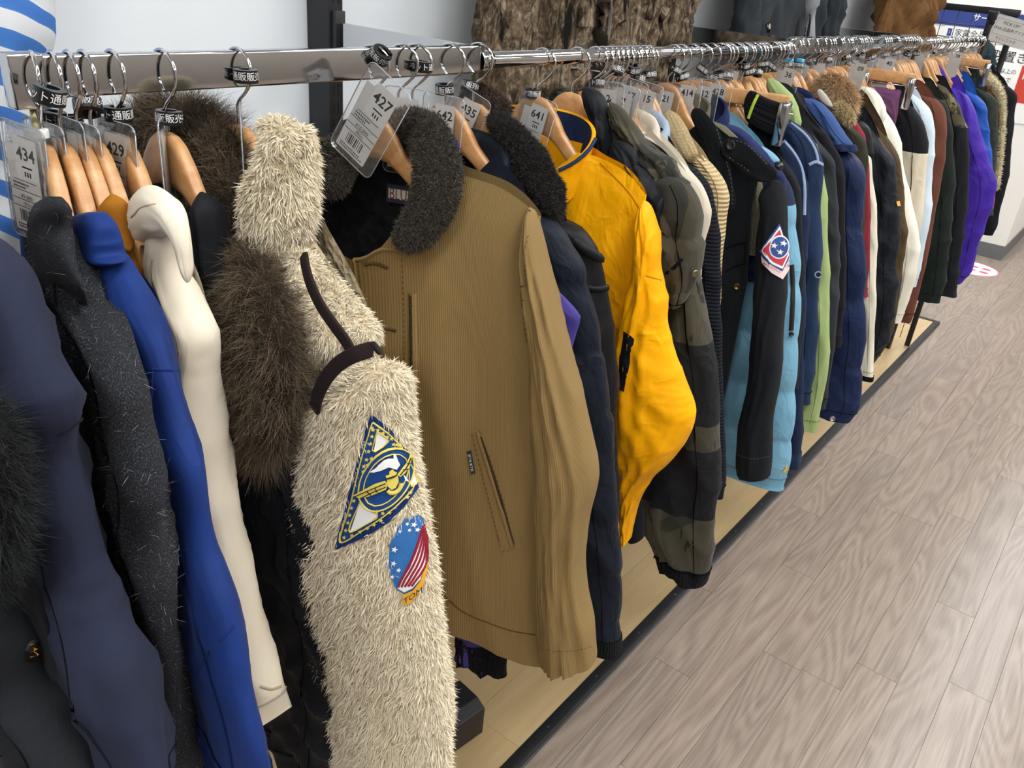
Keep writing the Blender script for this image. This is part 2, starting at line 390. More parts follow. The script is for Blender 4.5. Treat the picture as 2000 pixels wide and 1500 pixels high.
    def cloth_body(g, name, su, mat, na=80, nb=72, inner=None, parent=None):
        V, F, uv = su.grid(na, nb + 1); o = g.add(name, V, F, mat, uv, parent)
        b = np.linspace(0, 1, nb + 1); e = su.f(np.full(nb + 1, 1.), b); c = e.copy(); c[:, 1] = np.mean(e[:, 1]); up = np.array([0, 0, .05])
        VV = np.concatenate([e, e * [.985, .8, 1] + up * .2, c * [.97, 1, 1] + up]); g.add('lining', VV, grid_faces(3, nb + 1), inner or mat, np.tile(np.linspace(0, .8, nb + 1)[:, None], (3, 2)), o)
        return o
    def band(g, name, su, a0, a1, mat, parent, off=.0018, na=10, nb=41, b0=0., b1=1.):
        V, F, uv = su.grid(na, nb, a0, a1, b0, b1); P = V.reshape(na, nb, 3); A, B = np.meshgrid(np.linspace(a0, a1, na), np.linspace(b0, b1, nb), indexing='ij')
        p, n = su.normal(np.clip(A, 0, .998), B); c = P.mean(1, keepdims=True); sg = np.sign(((P - c) * n).sum()); V = (P + n * sg * off).reshape(-1, 3)
        return g.add(name, V, F, mat, uv, parent)
    # ---- marks laid on a surface, found from where the photograph shows them
    def inv(g, su, pts):
        if su._g is None:
            A, B = np.meshgrid(np.linspace(0, 1, 200), np.linspace(0, 1, 200), indexing='ij'); A = A.ravel(); B = B.ravel()
            p, n = su.normal(A, B); W = g.w(p); W2 = g.w(p + n * .001) - W
            c = g.w(su.f(np.linspace(0, 1, 200)[:, None].repeat(24, 1).ravel(), np.tile(np.linspace(0, .96, 24), 200))).reshape(200, 24, 3).mean(1)
            outw = np.repeat(c, 200, 0); sign = np.sign(((W - outw) * W2).sum(-1).mean()) or 1.
            face = ((W2 * sign) * (CAM - W)).sum(-1) > 0
            su._g = (A[face], B[face], px_of(W)[face], sign)
        A, B, Q, sign = su._g; out = []
        for x, y in np.asarray(pts, float):
            i = np.argmin((Q[:, 0] - x) ** 2 + (Q[:, 1] - y) ** 2); a, b = A[i], B[i]
            for _ in range(3):
                e = 2e-3; p0, pa, pb = px_of(g.w(su.f(np.array([a, a + e, a]), np.array([b, b, b + e]))))
                J = np.stack([(pa - p0) / e, (pb - p0) / e], 1)
                try: d = np.linalg.solve(J, np.array([x, y]) - p0)
                except Exception: break
                if np.abs(d).max() > .05: break
                a, b = a + d[0], b + d[1]
            out.append((np.clip(a, 0, 1), np.clip(b, 0, 1)))
        return np.array(out)
    def onto(g, su, pts, off):
        ab = g.inv(su, pts); p, n = su.normal(ab[:, 0], ab[:, 1]); s = su._g[3]; return p + n * s * off, n * s
    def patch(g, name, su, poly, mat, off=.001, parent=None, step=14., smooth=True, edge=True):
        """a flat applique cut to the polygon (pixels) and laid on the cloth"""
        poly = np.asarray(poly, float); lo = poly.min(0); hi = poly.max(0)
        E = []
        for i in range(len(poly)):
            a, b = poly[i], poly[(i + 1) % len(poly)]; k = max(1, int(np.linalg.norm(b - a) / step)); E += [a + (b - a) * t / k for t in range(k)]
        n = len(E); G = [np.array([x, y]) for x in np.arange(lo[0] + step / 2, hi[0], step) for y in np.arange(lo[1] + step / 2, hi[1], step)]
        vs, es, fs, *_ = delaunay_2d_cdt([Vector(p) for p in E + G], [(i, (i + 1) % n) for i in range(n)], [], 1, 1e-4)
        used = sorted({i for f in fs for i in f}); mp = {u: i for i, u in enumerate(used)}
        P, N = g.onto(su, [vs[i][:] for i in used], off); F = [tuple(mp[i] for i in f) for f in fs]
        if len(F) and np.dot(np.cross(P[F[0][1]] - P[F[0][0]], P[F[0][2]] - P[F[0][0]]), N[F[0][0]]) < 0: F = [f[::-1] for f in F]
        uv = np.array([vs[i][:] for i in used]) / 1000.
        return g.add(name, P, F, mat, uv, parent, smooth)
    def ribbon(g, name, su, pts, width, mat, off=.001, parent=None, n=None, bulge=.0008, closed=False):
        """a strip of cloth, tape, zip or seam along a line of pixels on the cloth"""
        pts = np.asarray(pts, float); n = n or max(6, int(np.linalg.norm(np.diff(pts, axis=0), axis=1).sum() / 12))
        q = resample(np.c_[pts, np.zeros(len(pts))], n)[0][:, :2]; P, N = g.onto(su, q, off)
        T = np.gradient(P, axis=0); S = np.cross(T, N); S /= np.linalg.norm(S, axis=1)[:, None] + 1e-12
        w = np.broadcast_to(np.asarray(width, float), (n,))[:, None] / 2
        V = np.concatenate([P - S * w - N * (off + .002), P - S * w, P + N * bulge, P + S * w, P + S * w - N * (off + .002)]).reshape(5, n, 3).transpose(1, 0, 2).reshape(-1, 3)
        d = np.linalg.norm(np.diff(P, axis=0), axis=1).cumsum(); d = np.r_[0, d]; uv = np.stack([np.tile(np.linspace(0, 1, 5), n) * float(w[0, 0]) * 2, np.repeat(d, 5)], 1)
        return g.add(name, V, grid_faces(n, 5), mat, uv, parent)
    def pline(g, name, su, a, b, width, mat, parent, off=.0011, bulge=.0006, n=90):
        """a seam along given surface parameters"""
        t = np.linspace(0, 1, n); A = np.interp(t, np.linspace(0, 1, len(a)), a); B = np.interp(t, np.linspace(0, 1, len(b)), b); p, nn = su.normal(np.clip(A, 0, .998), B)
        c = np.stack([su.f(A, np.full(n, k)) for k in (0., .25, .5, .75)]).mean(0); nn = nn * np.sign(((p - c) * nn).sum(-1, keepdims=True)); P = p + nn * off; T = np.gradient(P, axis=0); S = np.cross(T, nn); S /= np.linalg.norm(S, axis=1)[:, None] + 1e-12; w = width / 2
        V = np.stack([P - S * w - nn * .002, P + nn * bulge, P + S * w - nn * .002], 1).reshape(-1, 3); return g.add(name, V, grid_faces(n, 3), mat, np.zeros((n * 3, 2)), parent)
    def stitch(g, su, pts, mat, length=.004, gap=.003, width=.0011, off=.0008, parent=None, name='stitching'):
        """one line of thread, dash by dash, joined into one part"""
        pts = np.asarray(pts, float); n = 120; q = resample(np.c_[pts, np.zeros(len(pts))], n)[0][:, :2]; P, N = g.onto(su, q, off)
        d = np.r_[0, np.linalg.norm(np.diff(P, axis=0), axis=1).cumsum()]; k = int(d[-1] / (length + gap)); parts = []
        for i in range(k):
            ds = np.array([i * (length + gap), i * (length + gap) + length]); p = np.stack([np.interp(ds, d, P[:, j]) for j in range(3)], 1); nn = np.stack([np.interp(ds, d, N[:, j]) for j in range(3)], 1)
            t = p[1] - p[0]; s = np.cross(t, nn[0]); s = s / (np.linalg.norm(s) + 1e-9) * width / 2
            parts.append((np.array([p[0] - s, p[0] + s, p[1] + s, p[1] - s, (p[0] + p[1]) / 2 + nn[0] * .0006]), [(0, 1, 4), (1, 2, 4), (2, 3, 4), (3, 0, 4)]))
        if parts: V, F = join(parts); o = g.add(name, V, F, mat, None, parent); o['kind'] = 'stuff'; return o

def strands(P, N, length, width, lean=(0, 0, 0), jit=.5, droop=.3, seed=1, lvar=.5, mid=True):
    """P, N (n,3): one tapered curved blade per point -> V, F(tris), uv"""
    r = np.random.default_rng(seed); n = len(P)
    d = N + r.normal(0, jit, (n, 3)) + np.asarray(lean); d /= np.linalg.norm(d, axis=1)[:, None] + 1e-9
    L = length * (1 - lvar + lvar * 2 * r.random(n))[:, None]; k = r.normal(0, .35, (n, 3)) + np.array([0, 0, -droop])
    s = np.cross(d, r.normal(0, 1, (n, 3))); s /= np.linalg.norm(s, axis=1)[:, None] + 1e-9; w = width * (.6 + .8 * r.random(n))[:, None] / 2
    b = P - d * .001; m = P + d * L * .55 + k * L * .16; t = P + d * L + k * L * .55
    u = r.random(n)
    V = np.stack([b - s * w, b + s * w, m - s * w * .8, m + s * w * .8, t], 1).reshape(-1, 3)
    i = np.arange(n)[:, None] * 5; F = np.stack([i + [0, 1, 3], i + [0, 3, 2], i + [2, 3, 4]], 1).reshape(-1, 3)
    uv = np.stack([np.repeat(u, 5), np.tile([0, 0, .55, .55, 1.], n)], 1)
    return V, F, uv
# ------------------------------------------------------------------ shared materials
def wood_mat(name, c1, c2, scale=(3, 3, 40), rough=.38, bump=.05, grain=6.):
    if name in _M: return _M[name]
    t = NT(name); v = t.coord('Object', scale); oi = t.n('ShaderNodeObjectInfo'); ad = t.n('ShaderNodeVectorMath', operation='ADD'); cx = t.n('ShaderNodeCombineXYZ')
    for i in range(3): t.l(t.math('MULTIPLY', oi.outputs['Random'], 37. + 11 * i), cx.inputs[i])
    t.l(v, ad.inputs[0]); t.l(cx.outputs[0], ad.inputs[1]); n = t.noise(ad.outputs[0], grain, 4, .6, .6)
    t.color(t.ramp(n, [(.3, c2), (.7, c1)])); t.set(Roughness=rough); t.bump(n, bump, .001); _M[name] = t.m; return t.m
BEECH = wood_mat('beech_lacquer', lin('CFA06C'), lin('B98450'), (60, 9, 60), .34, .02, 1.6)
CHROME = plain('chrome', 'D9DADC', .07, 1.0)
STEEL = plain('polished_steel', 'C4C6C9', .10, 1.0)
BLACK = plain('black_powder_coat', '15161A', .45)
BLKPL = plain('black_plastic', '0F1012', .35)
WHITE = plain('white_paper', 'F4F4F2', .7)
INK = plain('black_ink', '17171A', .8)
CLEAR = clearmat('clear_vinyl')
THREAD_W = plain('white_print', 'E8E8E6', .7)

def floor_mat():
    t = NT('laminate_floor'); oi = t.n('ShaderNodeObjectInfo')
    cx = t.n('ShaderNodeCombineXYZ')
    for i in range(3): t.l(t.math('MULTIPLY', oi.outputs['Random'], 53. + 17 * i), cx.inputs[i])
    def v(scale):
        ad = t.n('ShaderNodeVectorMath', operation='ADD'); t.l(t.coord('Object', scale), ad.inputs[0]); t.l(cx.outputs[0], ad.inputs[1]); return ad.outputs[0]
    low = t.noise(v((7., .8, 1)), 1.5, 1.2, .4, .5)
    rings = t.math('SINE', t.math('MULTIPLY', low, 75.)); rings = t.math('ADD', t.math('MULTIPLY', rings, .5), .5)
    fine = t.noise(v((160, 5, 1)), 1, 3, .6); pores = t.noise(v((420, 14, 1)), 1, 2, .6)
    blend = t.math('ADD', t.math('MULTIPLY', rings, .17), t.math('ADD', t.math('MULTIPLY', fine, .52), t.math('MULTIPLY', pores, .31)))
    c = t.ramp(blend, [(.25, lin('786A61')), (.5, lin('93857A')), (.75, lin('A7998D'))])
    hue = t.ramp(oi.outputs['Random'], [(0, (.90, .90, .91, 1)), (.5, (1, .99, .975, 1)), (1, (1.05, 1.04, 1.02, 1))])
    t.color(t.mix(1.0, c, hue, 'MULTIPLY')); t.set(Roughness=.30, Specular_IOR_Level=.45)
    t.bump(pores, .05, .0006); return t.m
FLOOR = floor_mat()
GROUT = plain('floor_joint', '6E5F55', .8)
OAK = wood_mat('pale_oak_board', lin('CDB58A'), lin('BFA375'), (9, 1.1, 1), .3, .03, 2.2)

def wall_mat():
    t = NT('white_wall_paint'); n = t.noise(t.coord('Object'), 3, 3); t.color(t.ramp(n, [(.3, lin('DDE4EA')), (.7, lin('E4EAEF'))])); t.set(Roughness=.55)
    t.bump(t.noise(t.coord('Object'), 500, 2), .05, .0005); return t.m
WALL = wall_mat()

# ------------------------------------------------------------------ floor: every plank its own piece
PW = 0.0985
fl = box('floor', -1.5, 5.2, -4.6, 11.0, -.08, -.0035, GROUT); tag(fl, kind='structure', label='greige wood-look plank floor of the shop aisle')
_pv, _pf = boxvf(-PW / 2 + .0004, PW / 2 - .0004, -.455 + .0004, .455 - .0004, -.006, 0)
def plank_mesh():
    me = bpy.data.meshes.new('plank'); bm = bmesh.new(); vs = [bm.verts.new(v) for v in _pv]
    for f in _pf: bm.faces.new([vs[i] for i in f])
    bmesh.ops.recalc_face_normals(bm, faces=bm.faces)
    bmesh.ops.bevel(bm, geom=[e for e in bm.edges if all(v.co.z > -.001 for v in e.verts)], offset=.0004, segments=1, affect='EDGES')
    bm.to_mesh(me); bm.free(); me.materials.append(FLOOR); return me
_pm = plank_mesh(); nplank = 0
for i in range(-4, 34):
    xc = .0605 + (i + .5) * PW
    off = {3: 1.71, 5: 1.84, 6: 2.245}.get(i, (i * .377 + (i % 3) * .21) % .91)
    for j in range(-4, 13):
        yc = off + (j + .5) * .91
        p = px_of(np.array([[xc, yc - .45, 0], [xc, yc + .45, 0]]))
        ok = yc > .45 and np.any((p[:, 0] > -50) & (p[:, 0] < 2250) & (p[:, 1] > 350) & (p[:, 1] < 1900)) and yc < 8.2
        if xc < .09 and yc < 4.1: ok = False
        if ok and nplank < 298:
            o = link('plank', _pm, fl); o.location = (xc, yc, 0); nplank += 1
# what lies beyond the pieces above: the same boards as one sheet
far = box('far_planks', -1.5, 5.2, -4.6, 11.0, -.0045, -.003, FLOOR, fl); far['kind'] = 'stuff'

# ------------------------------------------------------------------ platform under the rail
PT = .014
pf = empty('display_platform', (0, 0, 0)); tag(pf, 'pale oak floor platform edged in black under the coat rail', 'platform')
b = box('base_board', -.315, .078, -1.2, 4.60, .0, PT - .004, plain('board_core', '8A6D45', .7), pf)
pl_y = [-1.2, -.3, .62, 1.03, 1.94, 2.85, 3.76, 4.60]
for k, (x0, x1) in enumerate(((-.315, -.18), (-.18, -.05), (-.05, .078))):
    ys = [-1.2] + [y + (.31 * k) % .6 for y in pl_y[1:-1]] + [4.60]
    for y0, y1 in zip(ys[:-1], ys[1:]):
        o = box('oak_board', x0 + .0003, x1 - .0003, y0 + .0003, y1 - .0003, PT - .005, PT, OAK, pf)
tr = box('edge_trim', .078, .107, -1.2, 4.63, .0, PT + .003, BLACK, pf, .002)
te = box('edge_trim', -.315, .078, 4.60, 4.63, .0, PT + .003, BLACK, pf, .002)
box('trim_lip', .107, .110, -1.2, 4.63, .0, .006, plain('aluminium_lip', '9A9DA0', .35, 1.0), pf)
scr = plain('screw_steel', '6C6E72', .3, 1.0)
for k in range(22):
    y = .35 + k * .196
    a = np.arange(12) * 2 * math.pi / 12; V = np.r_[np.c_[.0925 + .0035 * np.cos(a), y + .0035 * np.sin(a), np.full(12, PT + .003)], [[.0925, y, PT + .0044]]]
    obj('screw', V, [(i, (i + 1) % 12, 12) for i in range(12)], scr, tr)

# ------------------------------------------------------------------ shop wall behind the rail
WX = -.315
wl = box('wall_left', WX - .10, WX, -4.6, 4.35, .0, 2.72, WALL); tag(wl, kind='structure', label='white shop wall behind the coat rail')
POSTS = (-.165, .862, 1.905, 2.94, 3.975)
for k, y in enumerate(POSTS):
    t_ = empty('slotted_upright', (WX, y, 0)); tag(t_, ['black slotted upright left of the striped shirt', 'black slotted wall upright behind the beige corduroy jacket', 'black slotted upright hidden behind the leafy camouflage jacket', 'black slotted upright behind the far square rail', 'black slotted upright at the far end of the rail'][k], 'upright', 'wall uprights')
    box('channel', 0, .048, -.013, .013, 0, 2.70, BLACK, t_, .0015)
    if k in (1,):
        for z in np.arange(1.0, 1.62, .025):
            for s in (-.005, .005): box('slot', .0478, .0486, s - .0017, s + .0017, z, z + .016, plain('slot_dark', '020203', .9), t_)
bd = box('baseboard_left', WX, WX + .012, -4.6, 4.35, PT, .10, plain('grey_skirting', '6D6E70', .5)); tag(bd, kind='structure')

# ------------------------------------------------------------------ rails
RC = 1.386                       # bar centre height
ROD_Z = 1.3838
def bar_top(Y): return 1.4024 if (.295 <= Y < .868 or 1.90 <= Y < 2.945) else ROD_Z + .0102
def arm(y, label):
    t_ = empty('rail_bracket', (WX + .048, y, 1.366)); tag(t_, label, 'bracket', 'rail brackets')
    prism('blade', [(-.006, -.012), (.03, 0), (.262, 0), (.268, .006), (.268, .030), (.262, .035), (-.006, .035)], 'y', -.002, .002, STEEL, t_, .0007)
    a = np.arange(14) * 2 * math.pi / 14
    prism('rod_cup', [(.262 + .0145 * c, .0165 + .0145 * s) for c, s in zip(np.cos(a), np.sin(a))], 'y', .003, .012, CHROME, t_, .001)
    prism('screw_head', [(.262 + .005 * c, .0185 + .005 * s) for c, s in zip(np.cos(a), np.sin(a))], 'y', -.006, -.002, CHROME, t_, .001)
    box('mount_plate', -.002, .010, -.009, .009, -.02, .05, BLACK, t_, .001)
arm(.862, 'steel blade bracket from the near upright to the first rail joint')
arm(1.905, 'steel blade bracket above the blue shirt at the middle rail joint')
arm(2.945, 'steel blade bracket at the rail joint beneath the tan suede jacket')
def bar(y0, y1, label, block=False):
    t_ = empty('square_rail', (0, y0, RC)); tag(t_, label, 'rail')
    box('bar', -.007, .007, 0, y1 - y0, -.0165, .0165, STEEL, t_, .0022, 3)
    if block:
        box('end_sleeve', -.0085, .0085, -.003, .024, -.0235, .0182, STEEL, t_, .002, 3)
        wire_obj('adjusting_bolt', [(0, .013, -.0235), (0, .013, -.040)], .0028, plain('zinc', 'B9B48C', .35, 1.0), t_, 10)
        a = np.arange(18) * 2 * math.pi / 18
        prism('bolt_cap', [(.009 * c, .013 + .009 * s) for c, s in zip(np.cos(a), np.sin(a))], 'z', -.047, -.040, plain('white_nylon', 'EDECE8', .5), t_, .001)
def rod(y0, y1, label):
    t_ = empty('round_rail', (0, y0, ROD_Z)); tag(t_, label, 'rail')
    V, F = wire([(0, y, 0) for y in (0, (y1 - y0) / 2, y1 - y0)], .0102, 28); obj('tube', V, F, CHROME, t_)
    for y in (.004, y1 - y0 - .004):
        V, F = wire([(0, y - .005, 0), (0, y + .005, 0)], .0122, 28); obj('end_collar', V, F, CHROME, t_)
bar(.300, .860, 'square polished steel rail nearest the camera with clear price pouches', True)
rod(.874, 1.900, 'round chrome rail in the middle stretch above the yellow jacket')
bar(1.910, 2.938, 'square steel rail of the far stretch above the navy puffer coat')
rod(2.955, 3.985, 'round chrome rail at the far end above the purple jacket')
rod(-.45, .255, 'round chrome rail stub at the left edge carrying the navy coat')
# rail end and sign carrier
ep = empty('end_post', (0, 4.03, 0)); tag(ep, 'black end post of the rail with grid panel beside the pick up sign', 'post')
box('post', -.014, .016, -.012, .016, .0, 1.46, BLACK, ep, .002)
box('rail_socket', -.013, .013, -.045, -.012, 1.368, 1.397, BLACK, ep, .003)
box('top_clamp', -.016, .02, -.016, .02, 1.455, 1.487, BLACK, ep, .003)
gp = empty('grid_panel', (-.12, 4.12, 0)); tag(gp, 'black wire grid panel closing the far end of the rail', 'grid panel')
box('top_bar', -.19, .20, -.012, .012, 1.474, 1.50, BLACK, gp, .002)
box('side_post', .178, .20, -.010, .010, .02, 1.474, BLACK, gp, .002); box('side_post', -.19, -.168, -.010, .010, .02, 1.474, BLACK, gp, .002)
for k in range(6): wire_obj('upright_wire', [(-.168 + (k + 1) * .0576 - .03, 0, .05), (-.168 + (k + 1) * .0576 - .03, 0, 1.475)], .0016, BLACK, gp, 6)
for k in range(26): wire_obj('cross_wire', [(-.17, .003, 1.426 - k * .052), (.18, .003, 1.426 - k * .052)], .0016, BLACK, gp, 6)

# ------------------------------------------------------------------ far partition with posters
FY = 6.3
pr = box('wall_far', -2.6, .105, FY, FY + 3.4, .0, 2.72, plain('cream_white_paint', 'F3F1EA', .6)); tag(pr, kind='structure', label='white partition end with posters beyond the coat rail')
wb = box('wall_back', -1.5, 5.2, 10.9, 11.0, 0, 2.72, WALL); tag(wb, kind='structure')
wlb = box('wall_left_far', -1.5, -1.4, 4.35, 6.3, 0, 2.72, WALL); tag(wlb, kind='structure')
b2 = box('baseboard_far', -2.6, .112, FY - .007, FY, 0, .095, plain('grey_skirting', '6D6E70', .5)); tag(b2, kind='structure')
b3 = box('baseboard_right', .105, .112, FY, FY + 3.4, 0, .095, plain('grey_skirting', '6D6E70', .5)); tag(b3, kind='structure')
def textobj(name, s, size, mat, parent, M, align='CENTER', depth=0, bold=0.):
    V, F = text_vf(s, size, align, bold)
    if not len(V): return None
    V = (np.c_[V, np.ones(len(V))] @ np.array(M).T)[:, :3]; return obj(name, V, F, mat, parent, smooth=False)
def facing(x, y, z, rx=90, ry=0, rz=0):
    return Matrix.Translation((x, y, z)) @ Matrix.Rotation(math.radians(rz), 4, 'Z') @ Matrix.Rotation(math.radians(rx), 4, 'X') @ Matrix.Rotation(math.radians(ry), 4, 'Z')
NAVY_P = plain('banner_blue', '2B3F86', .6); RED_P = plain('poster_red', 'C8402F', .6)
bn = empty('service_banner', (-.42, FY - .002, 1.42)); tag(bn, 'blue wall banner with white katakana behind the wire grid', 'banner')
box('sheet', -.30, .62, -.003, 0, -.045, .055, NAVY_P, bn); box('edge_frame', -.305, .625, -.001, 0, -.052, .062, plain('banner_edge', 'C9CBD0', .5), bn)
textobj('lettering', 'サービス', .046, THREAD_W, bn, facing(.0, -.004, .012), bold=.02)
hp = empty('appliance_notice', (-.56, FY - .002, 1.335)); tag(hp, 'white notice reading home appliances all items below blue banner', 'notice')
box('sheet', -.10, .30, -.003, 0, -.034, .034, WHITE, hp); box('number_mark', -.075, -.05, -.005, -.003, -.022, .022, NAVY_P, hp)
textobj('lettering', '家電全品', .046, INK, hp, facing(.06, -.004, .0)); textobj('numeral', '1', .028, THREAD_W, hp, facing(-.0625, -.006, 0))
rp = empty('reserve_poster', (-.15, FY - .002, 1.08)); tag(rp, 'white and red poster about holding items beside the sign', 'poster')
box('sheet', -.19, .34, -.003, 0, -.22, .20, WHITE, rp); box('red_field', .0, .34, -.004, -.003, -.10, .115, RED_P, rp)
textobj('lettering', '取置き', .07, INK, rp, facing(-.085, -.005, .15))
for k, s in enumerate(('税込以上の', '商品まで', 'お取置き', '3日間', 'まで')): textobj('small_print', s, .032, INK, rp, facing(-.1, -.005, .07 - k * .05))
textobj('red_lettering', '配', .09, THREAD_W, rp, facing(.06, -.006, .07))
# pick up sign on the post
sg = empty('pick_up_sign', (.062, 4.02, 1.43)); sg.rotation_euler = (0, math.radians(9), math.radians(-4)); tag(sg, 'clear framed white pick up sign clipped to the end post', 'sign')
box('holder', -.052, .10, -.004, .002, -.056, .044, clearmat('acrylic_frame', (.95, .97, 1), .3), sg, .002)
box('card', -.048, .098, -.0055, -.0042, -.053, .041, plain('sign_card', 'DCDBD6', .6), sg)
for (x0, x1, z0, z1) in ((-.040, .090, .0295, .0305), (-.040, .090, -.0275, -.0265), (-.040, -.039, -.0275, .0305), (.089, .090, -.0275, .0305)):
    box('border_line', x0, x1, -.006, -.0055, z0, z1, plain('border_blue', '6A7AA8', .6), sg)
textobj('lettering', 'PICK UP！', .016, INK, sg, facing(.022, -.0062, .017)); textobj('lettering', 'Web 出品中アイテム', .0145, INK, sg, facing(.026, -.0062, -.004)); textobj('shop_name', '〒トレファク', .0135, INK, sg, facing(.02, -.0062, -.040))
box('clip', -.066, -.046, -.008, .006, .0, .014, BLKPL, sg, .002); box('clip', -.066, -.046, -.008, .006, -.05, -.036, BLKPL, sg, .002)
# floor mark
fm = empty('floor_sticker', (.0, 5.92, .0)); tag(fm, 'round white and red distance sticker with footprints on the far floor', 'sticker')
a = np.linspace(0, 2 * math.pi, 49)[:-1]
prism('rim', [(.165 * c, .165 * s) for c, s in zip(np.cos(a), np.sin(a))], 'z', .0, .0012, plain('pink_rim', 'E58D93', .6), fm)
prism('disc', [(.155 * c, .155 * s) for c, s in zip(np.cos(a), np.sin(a))], 'z', .0012, .0018, WHITE, fm)
for cy in (-.045, .045):
    prism('sole', [(-.035 + .075 * c, cy + .026 * s) for c, s in zip(np.cos(a), np.sin(a))], 'z', .0018, .0023, plain('footprint_red', 'D6455F', .6), fm)
    prism('heel', [(.085 + .028 * c, cy + .02 * s) for c, s in zip(np.cos(a), np.sin(a))], 'z', .0018, .0023, plain('footprint_red', 'D6455F', .6), fm)
# black steel foot on the platform
ft = empty('rack_pedestal', (-.035, .98, PT)); ft.rotation_euler[2] = math.radians(-8); tag(ft, 'small black steel box foot on the platform behind the cream fleece sleeve', 'pedestal')
prism('shell', [(-.055, 0), (.012, 0), (.03, .012), (.03, .085), (.004, .098), (-.055, .098)], 'y', -.035, .045, BLACK, ft, .003)
box('slot', .012, .02, -.0356, -.0345, .083, .087, plain('zinc', 'B9B48C', .35, 1.0), ft)
for x in (-.04, .01): box('pad', x - .012, x + .012, -.02, .03, 0, .004, BLKPL, ft)

wr_ = box('wall_right', 3.6, 3.7, -4.6, 11.0, 0, 2.72, plain('greige_far_wall', '8F877E', .7)); tag(wr_, kind='structure')
wf_ = box('wall_front', -1.5, 5.2, -4.7, -4.6, 0, 2.72, plain('greige_far_wall', '8F877E', .7)); tag(wf_, kind='structure')
# ------------------------------------------------------------------ ceiling and its light panels, a few added as fill
ce = box('ceiling', -1.5, 5.2, -4.6, 11.0, 2.72, 2.80, WALL); tag(ce, kind='structure')
def emit(name, c, e):
    t = NT(name); t.set(Emission_Strength=e); t.b.inputs['Emission Color'].default_value = (*c, 1); t.color((.9, .9, .9, 1)); return t.m
LED = emit('led_panel', (1.0, .995, .98), LIGHT_E)
for (x, y) in ((.95, -2.7), (2.7, -2.7), (.95, -1.0), (.95, .7), (.95, 2.4), (.95, 4.1), (.95, 5.8), (.95, 7.5), (2.7, -1.0), (2.7, .7), (2.7, 2.4), (2.7, 4.1), (2.7, 5.8), (2.7, 7.5), (-.55, 5.2), (-.55, 8.2)):  # first pair added as front fill; last pair added to brighten the far partition
    t_ = empty('ceiling_light', (x, y, 2.72)); tag(t_, 'white ceiling light panel above the aisle', 'ceiling light', 'ceiling lights')
    box('housing', -.17, .17, -.63, .63, -.03, 0, plain('lamp_white', 'EEEEEE', .5), t_, .003); box('diffuser', -.155, .155, -.61, .61, -.034, -.0301, LED, t_)
# ------------------------------------------------------------------ hangers, ring clips, price pouches
def hook_pts(top):
    R = .0198; c = np.array([.0035, top + .0022 - R])
    a = np.radians(np.r_[np.linspace(212, 90, 12), np.linspace(78, -48, 13)])
    p = [(c[0] + R * math.cos(t), 0, c[1] + R * math.sin(t)) for t in a]
    x, z = p[-1][0], p[-1][2]
    p += [(x - .006, 0, z - .006), (.003, 0, z - .0125), (.0, 0, z - .018), (0, 0, z - .024)]
    p += [(0, 0, 1.322)]
    return resample(np.array(p), 44)[0]
_wu = np.array([0, .012, .023, .037, .048, .07, .1, .13, .15, .155]); _wt = np.array([1.3345, 1.3325, 1.3255, 1.308, 1.290, 1.268, 1.246, 1.226, 1.213, 1.206]); _wb = np.array([1.284, 1.2835, 1.281, 1.273, 1.264, 1.243, 1.222, 1.204, 1.197, 1.200])
def hanger_wood(k=1.0):
    us = np.r_[-_wu[::-1], _wu[1:]]; us = np.where(np.abs(us) > .048, np.sign(us) * (.048 + (np.abs(us) - .048) * k), us); us = np.interp(np.linspace(0, 1, 57), np.linspace(0, 1, len(us)), us)
    V = []; n = len(us); ring = 10
    for u in us:
        a = abs(u); t = np.interp(a, _wu, _wt); b = np.interp(a, _wu, _wb); lim = .048 + .107 * k; h = np.interp(a, [0, lim - .045, lim - .007, lim], [.0062, .0066, .0055, .003]); v0 = -.003 * (a / .2) ** 2
        c = (t + b) / 2; q = (t - b) / 2
        for s, w in ((1, .35), (.93, .8), (.6, 1), (-.6, 1), (-.93, .8), (-1, .35)): V.append((u, v0 - h * w, c + q * s))
        for s, w in ((-.93, .8), (-.6, 1), (.6, 1), (.93, .8)): V.append((u, v0 + h * w, c + q * s))
    F = [(i * ring + j, i * ring + (j + 1) % ring, (i + 1) * ring + (j + 1) % ring, (i + 1) * ring + j) for i in range(n - 1) for j in range(ring)]
    F += [tuple(range(ring)), tuple(range((n - 1) * ring, n * ring))[::-1]]
    V = np.array(V); V[:, 2] -= 1.19; return mesh('hanger_arms', V, F, BEECH)
_HW = hanger_wood(.45); _HS = hanger_wood(.28); _HK = {}
def hook_mesh(top):
    if top not in _HK:
        V, F = wire(hook_pts(top), .0017, 10); V[:, 2] -= 1.19; _HK[top] = mesh('hook', V, F, CHROME)
    return _HK[top]
def hanger(Y, th, label, group=None, short=False):
    r = empty('wooden_hanger', (0, Y, 1.19), math.radians(th)); tag(r, label, 'hanger', group)
    link('arms', _HS if short else _HW, r); link('hook', hook_mesh(bar_top(Y)), r)
    return r
def clip_hanger(Y, th, label, half=.17, z=1.315, group=None, left=None, deep=.012):
    lf = left if left is not None else -half
    r = empty('clip_hanger', (0, Y, 1.19), math.radians(th)); tag(r, label, 'hanger', group)
    box('straight_bar', lf, half, -.006, .006, z - 1.19 - .014, z - 1.19 + .014, BEECH, r, .003, 2)
    link('hook', hook_mesh(bar_top(Y)), r)
    wire_obj('clip_wire', [(lf + .01, 0, z - 1.19 - .018), (half + .012, 0, z - 1.19 - .018)], .0015, CHROME, r, 6)
    for cx_ in (lf + .012, half - .004):
        c = box('metal_clip', cx_ - .010, cx_ + .010, -deep, .012, z - 1.19 - .075, z - 1.19 + .004, STEEL, r, .004, 2)
    return r
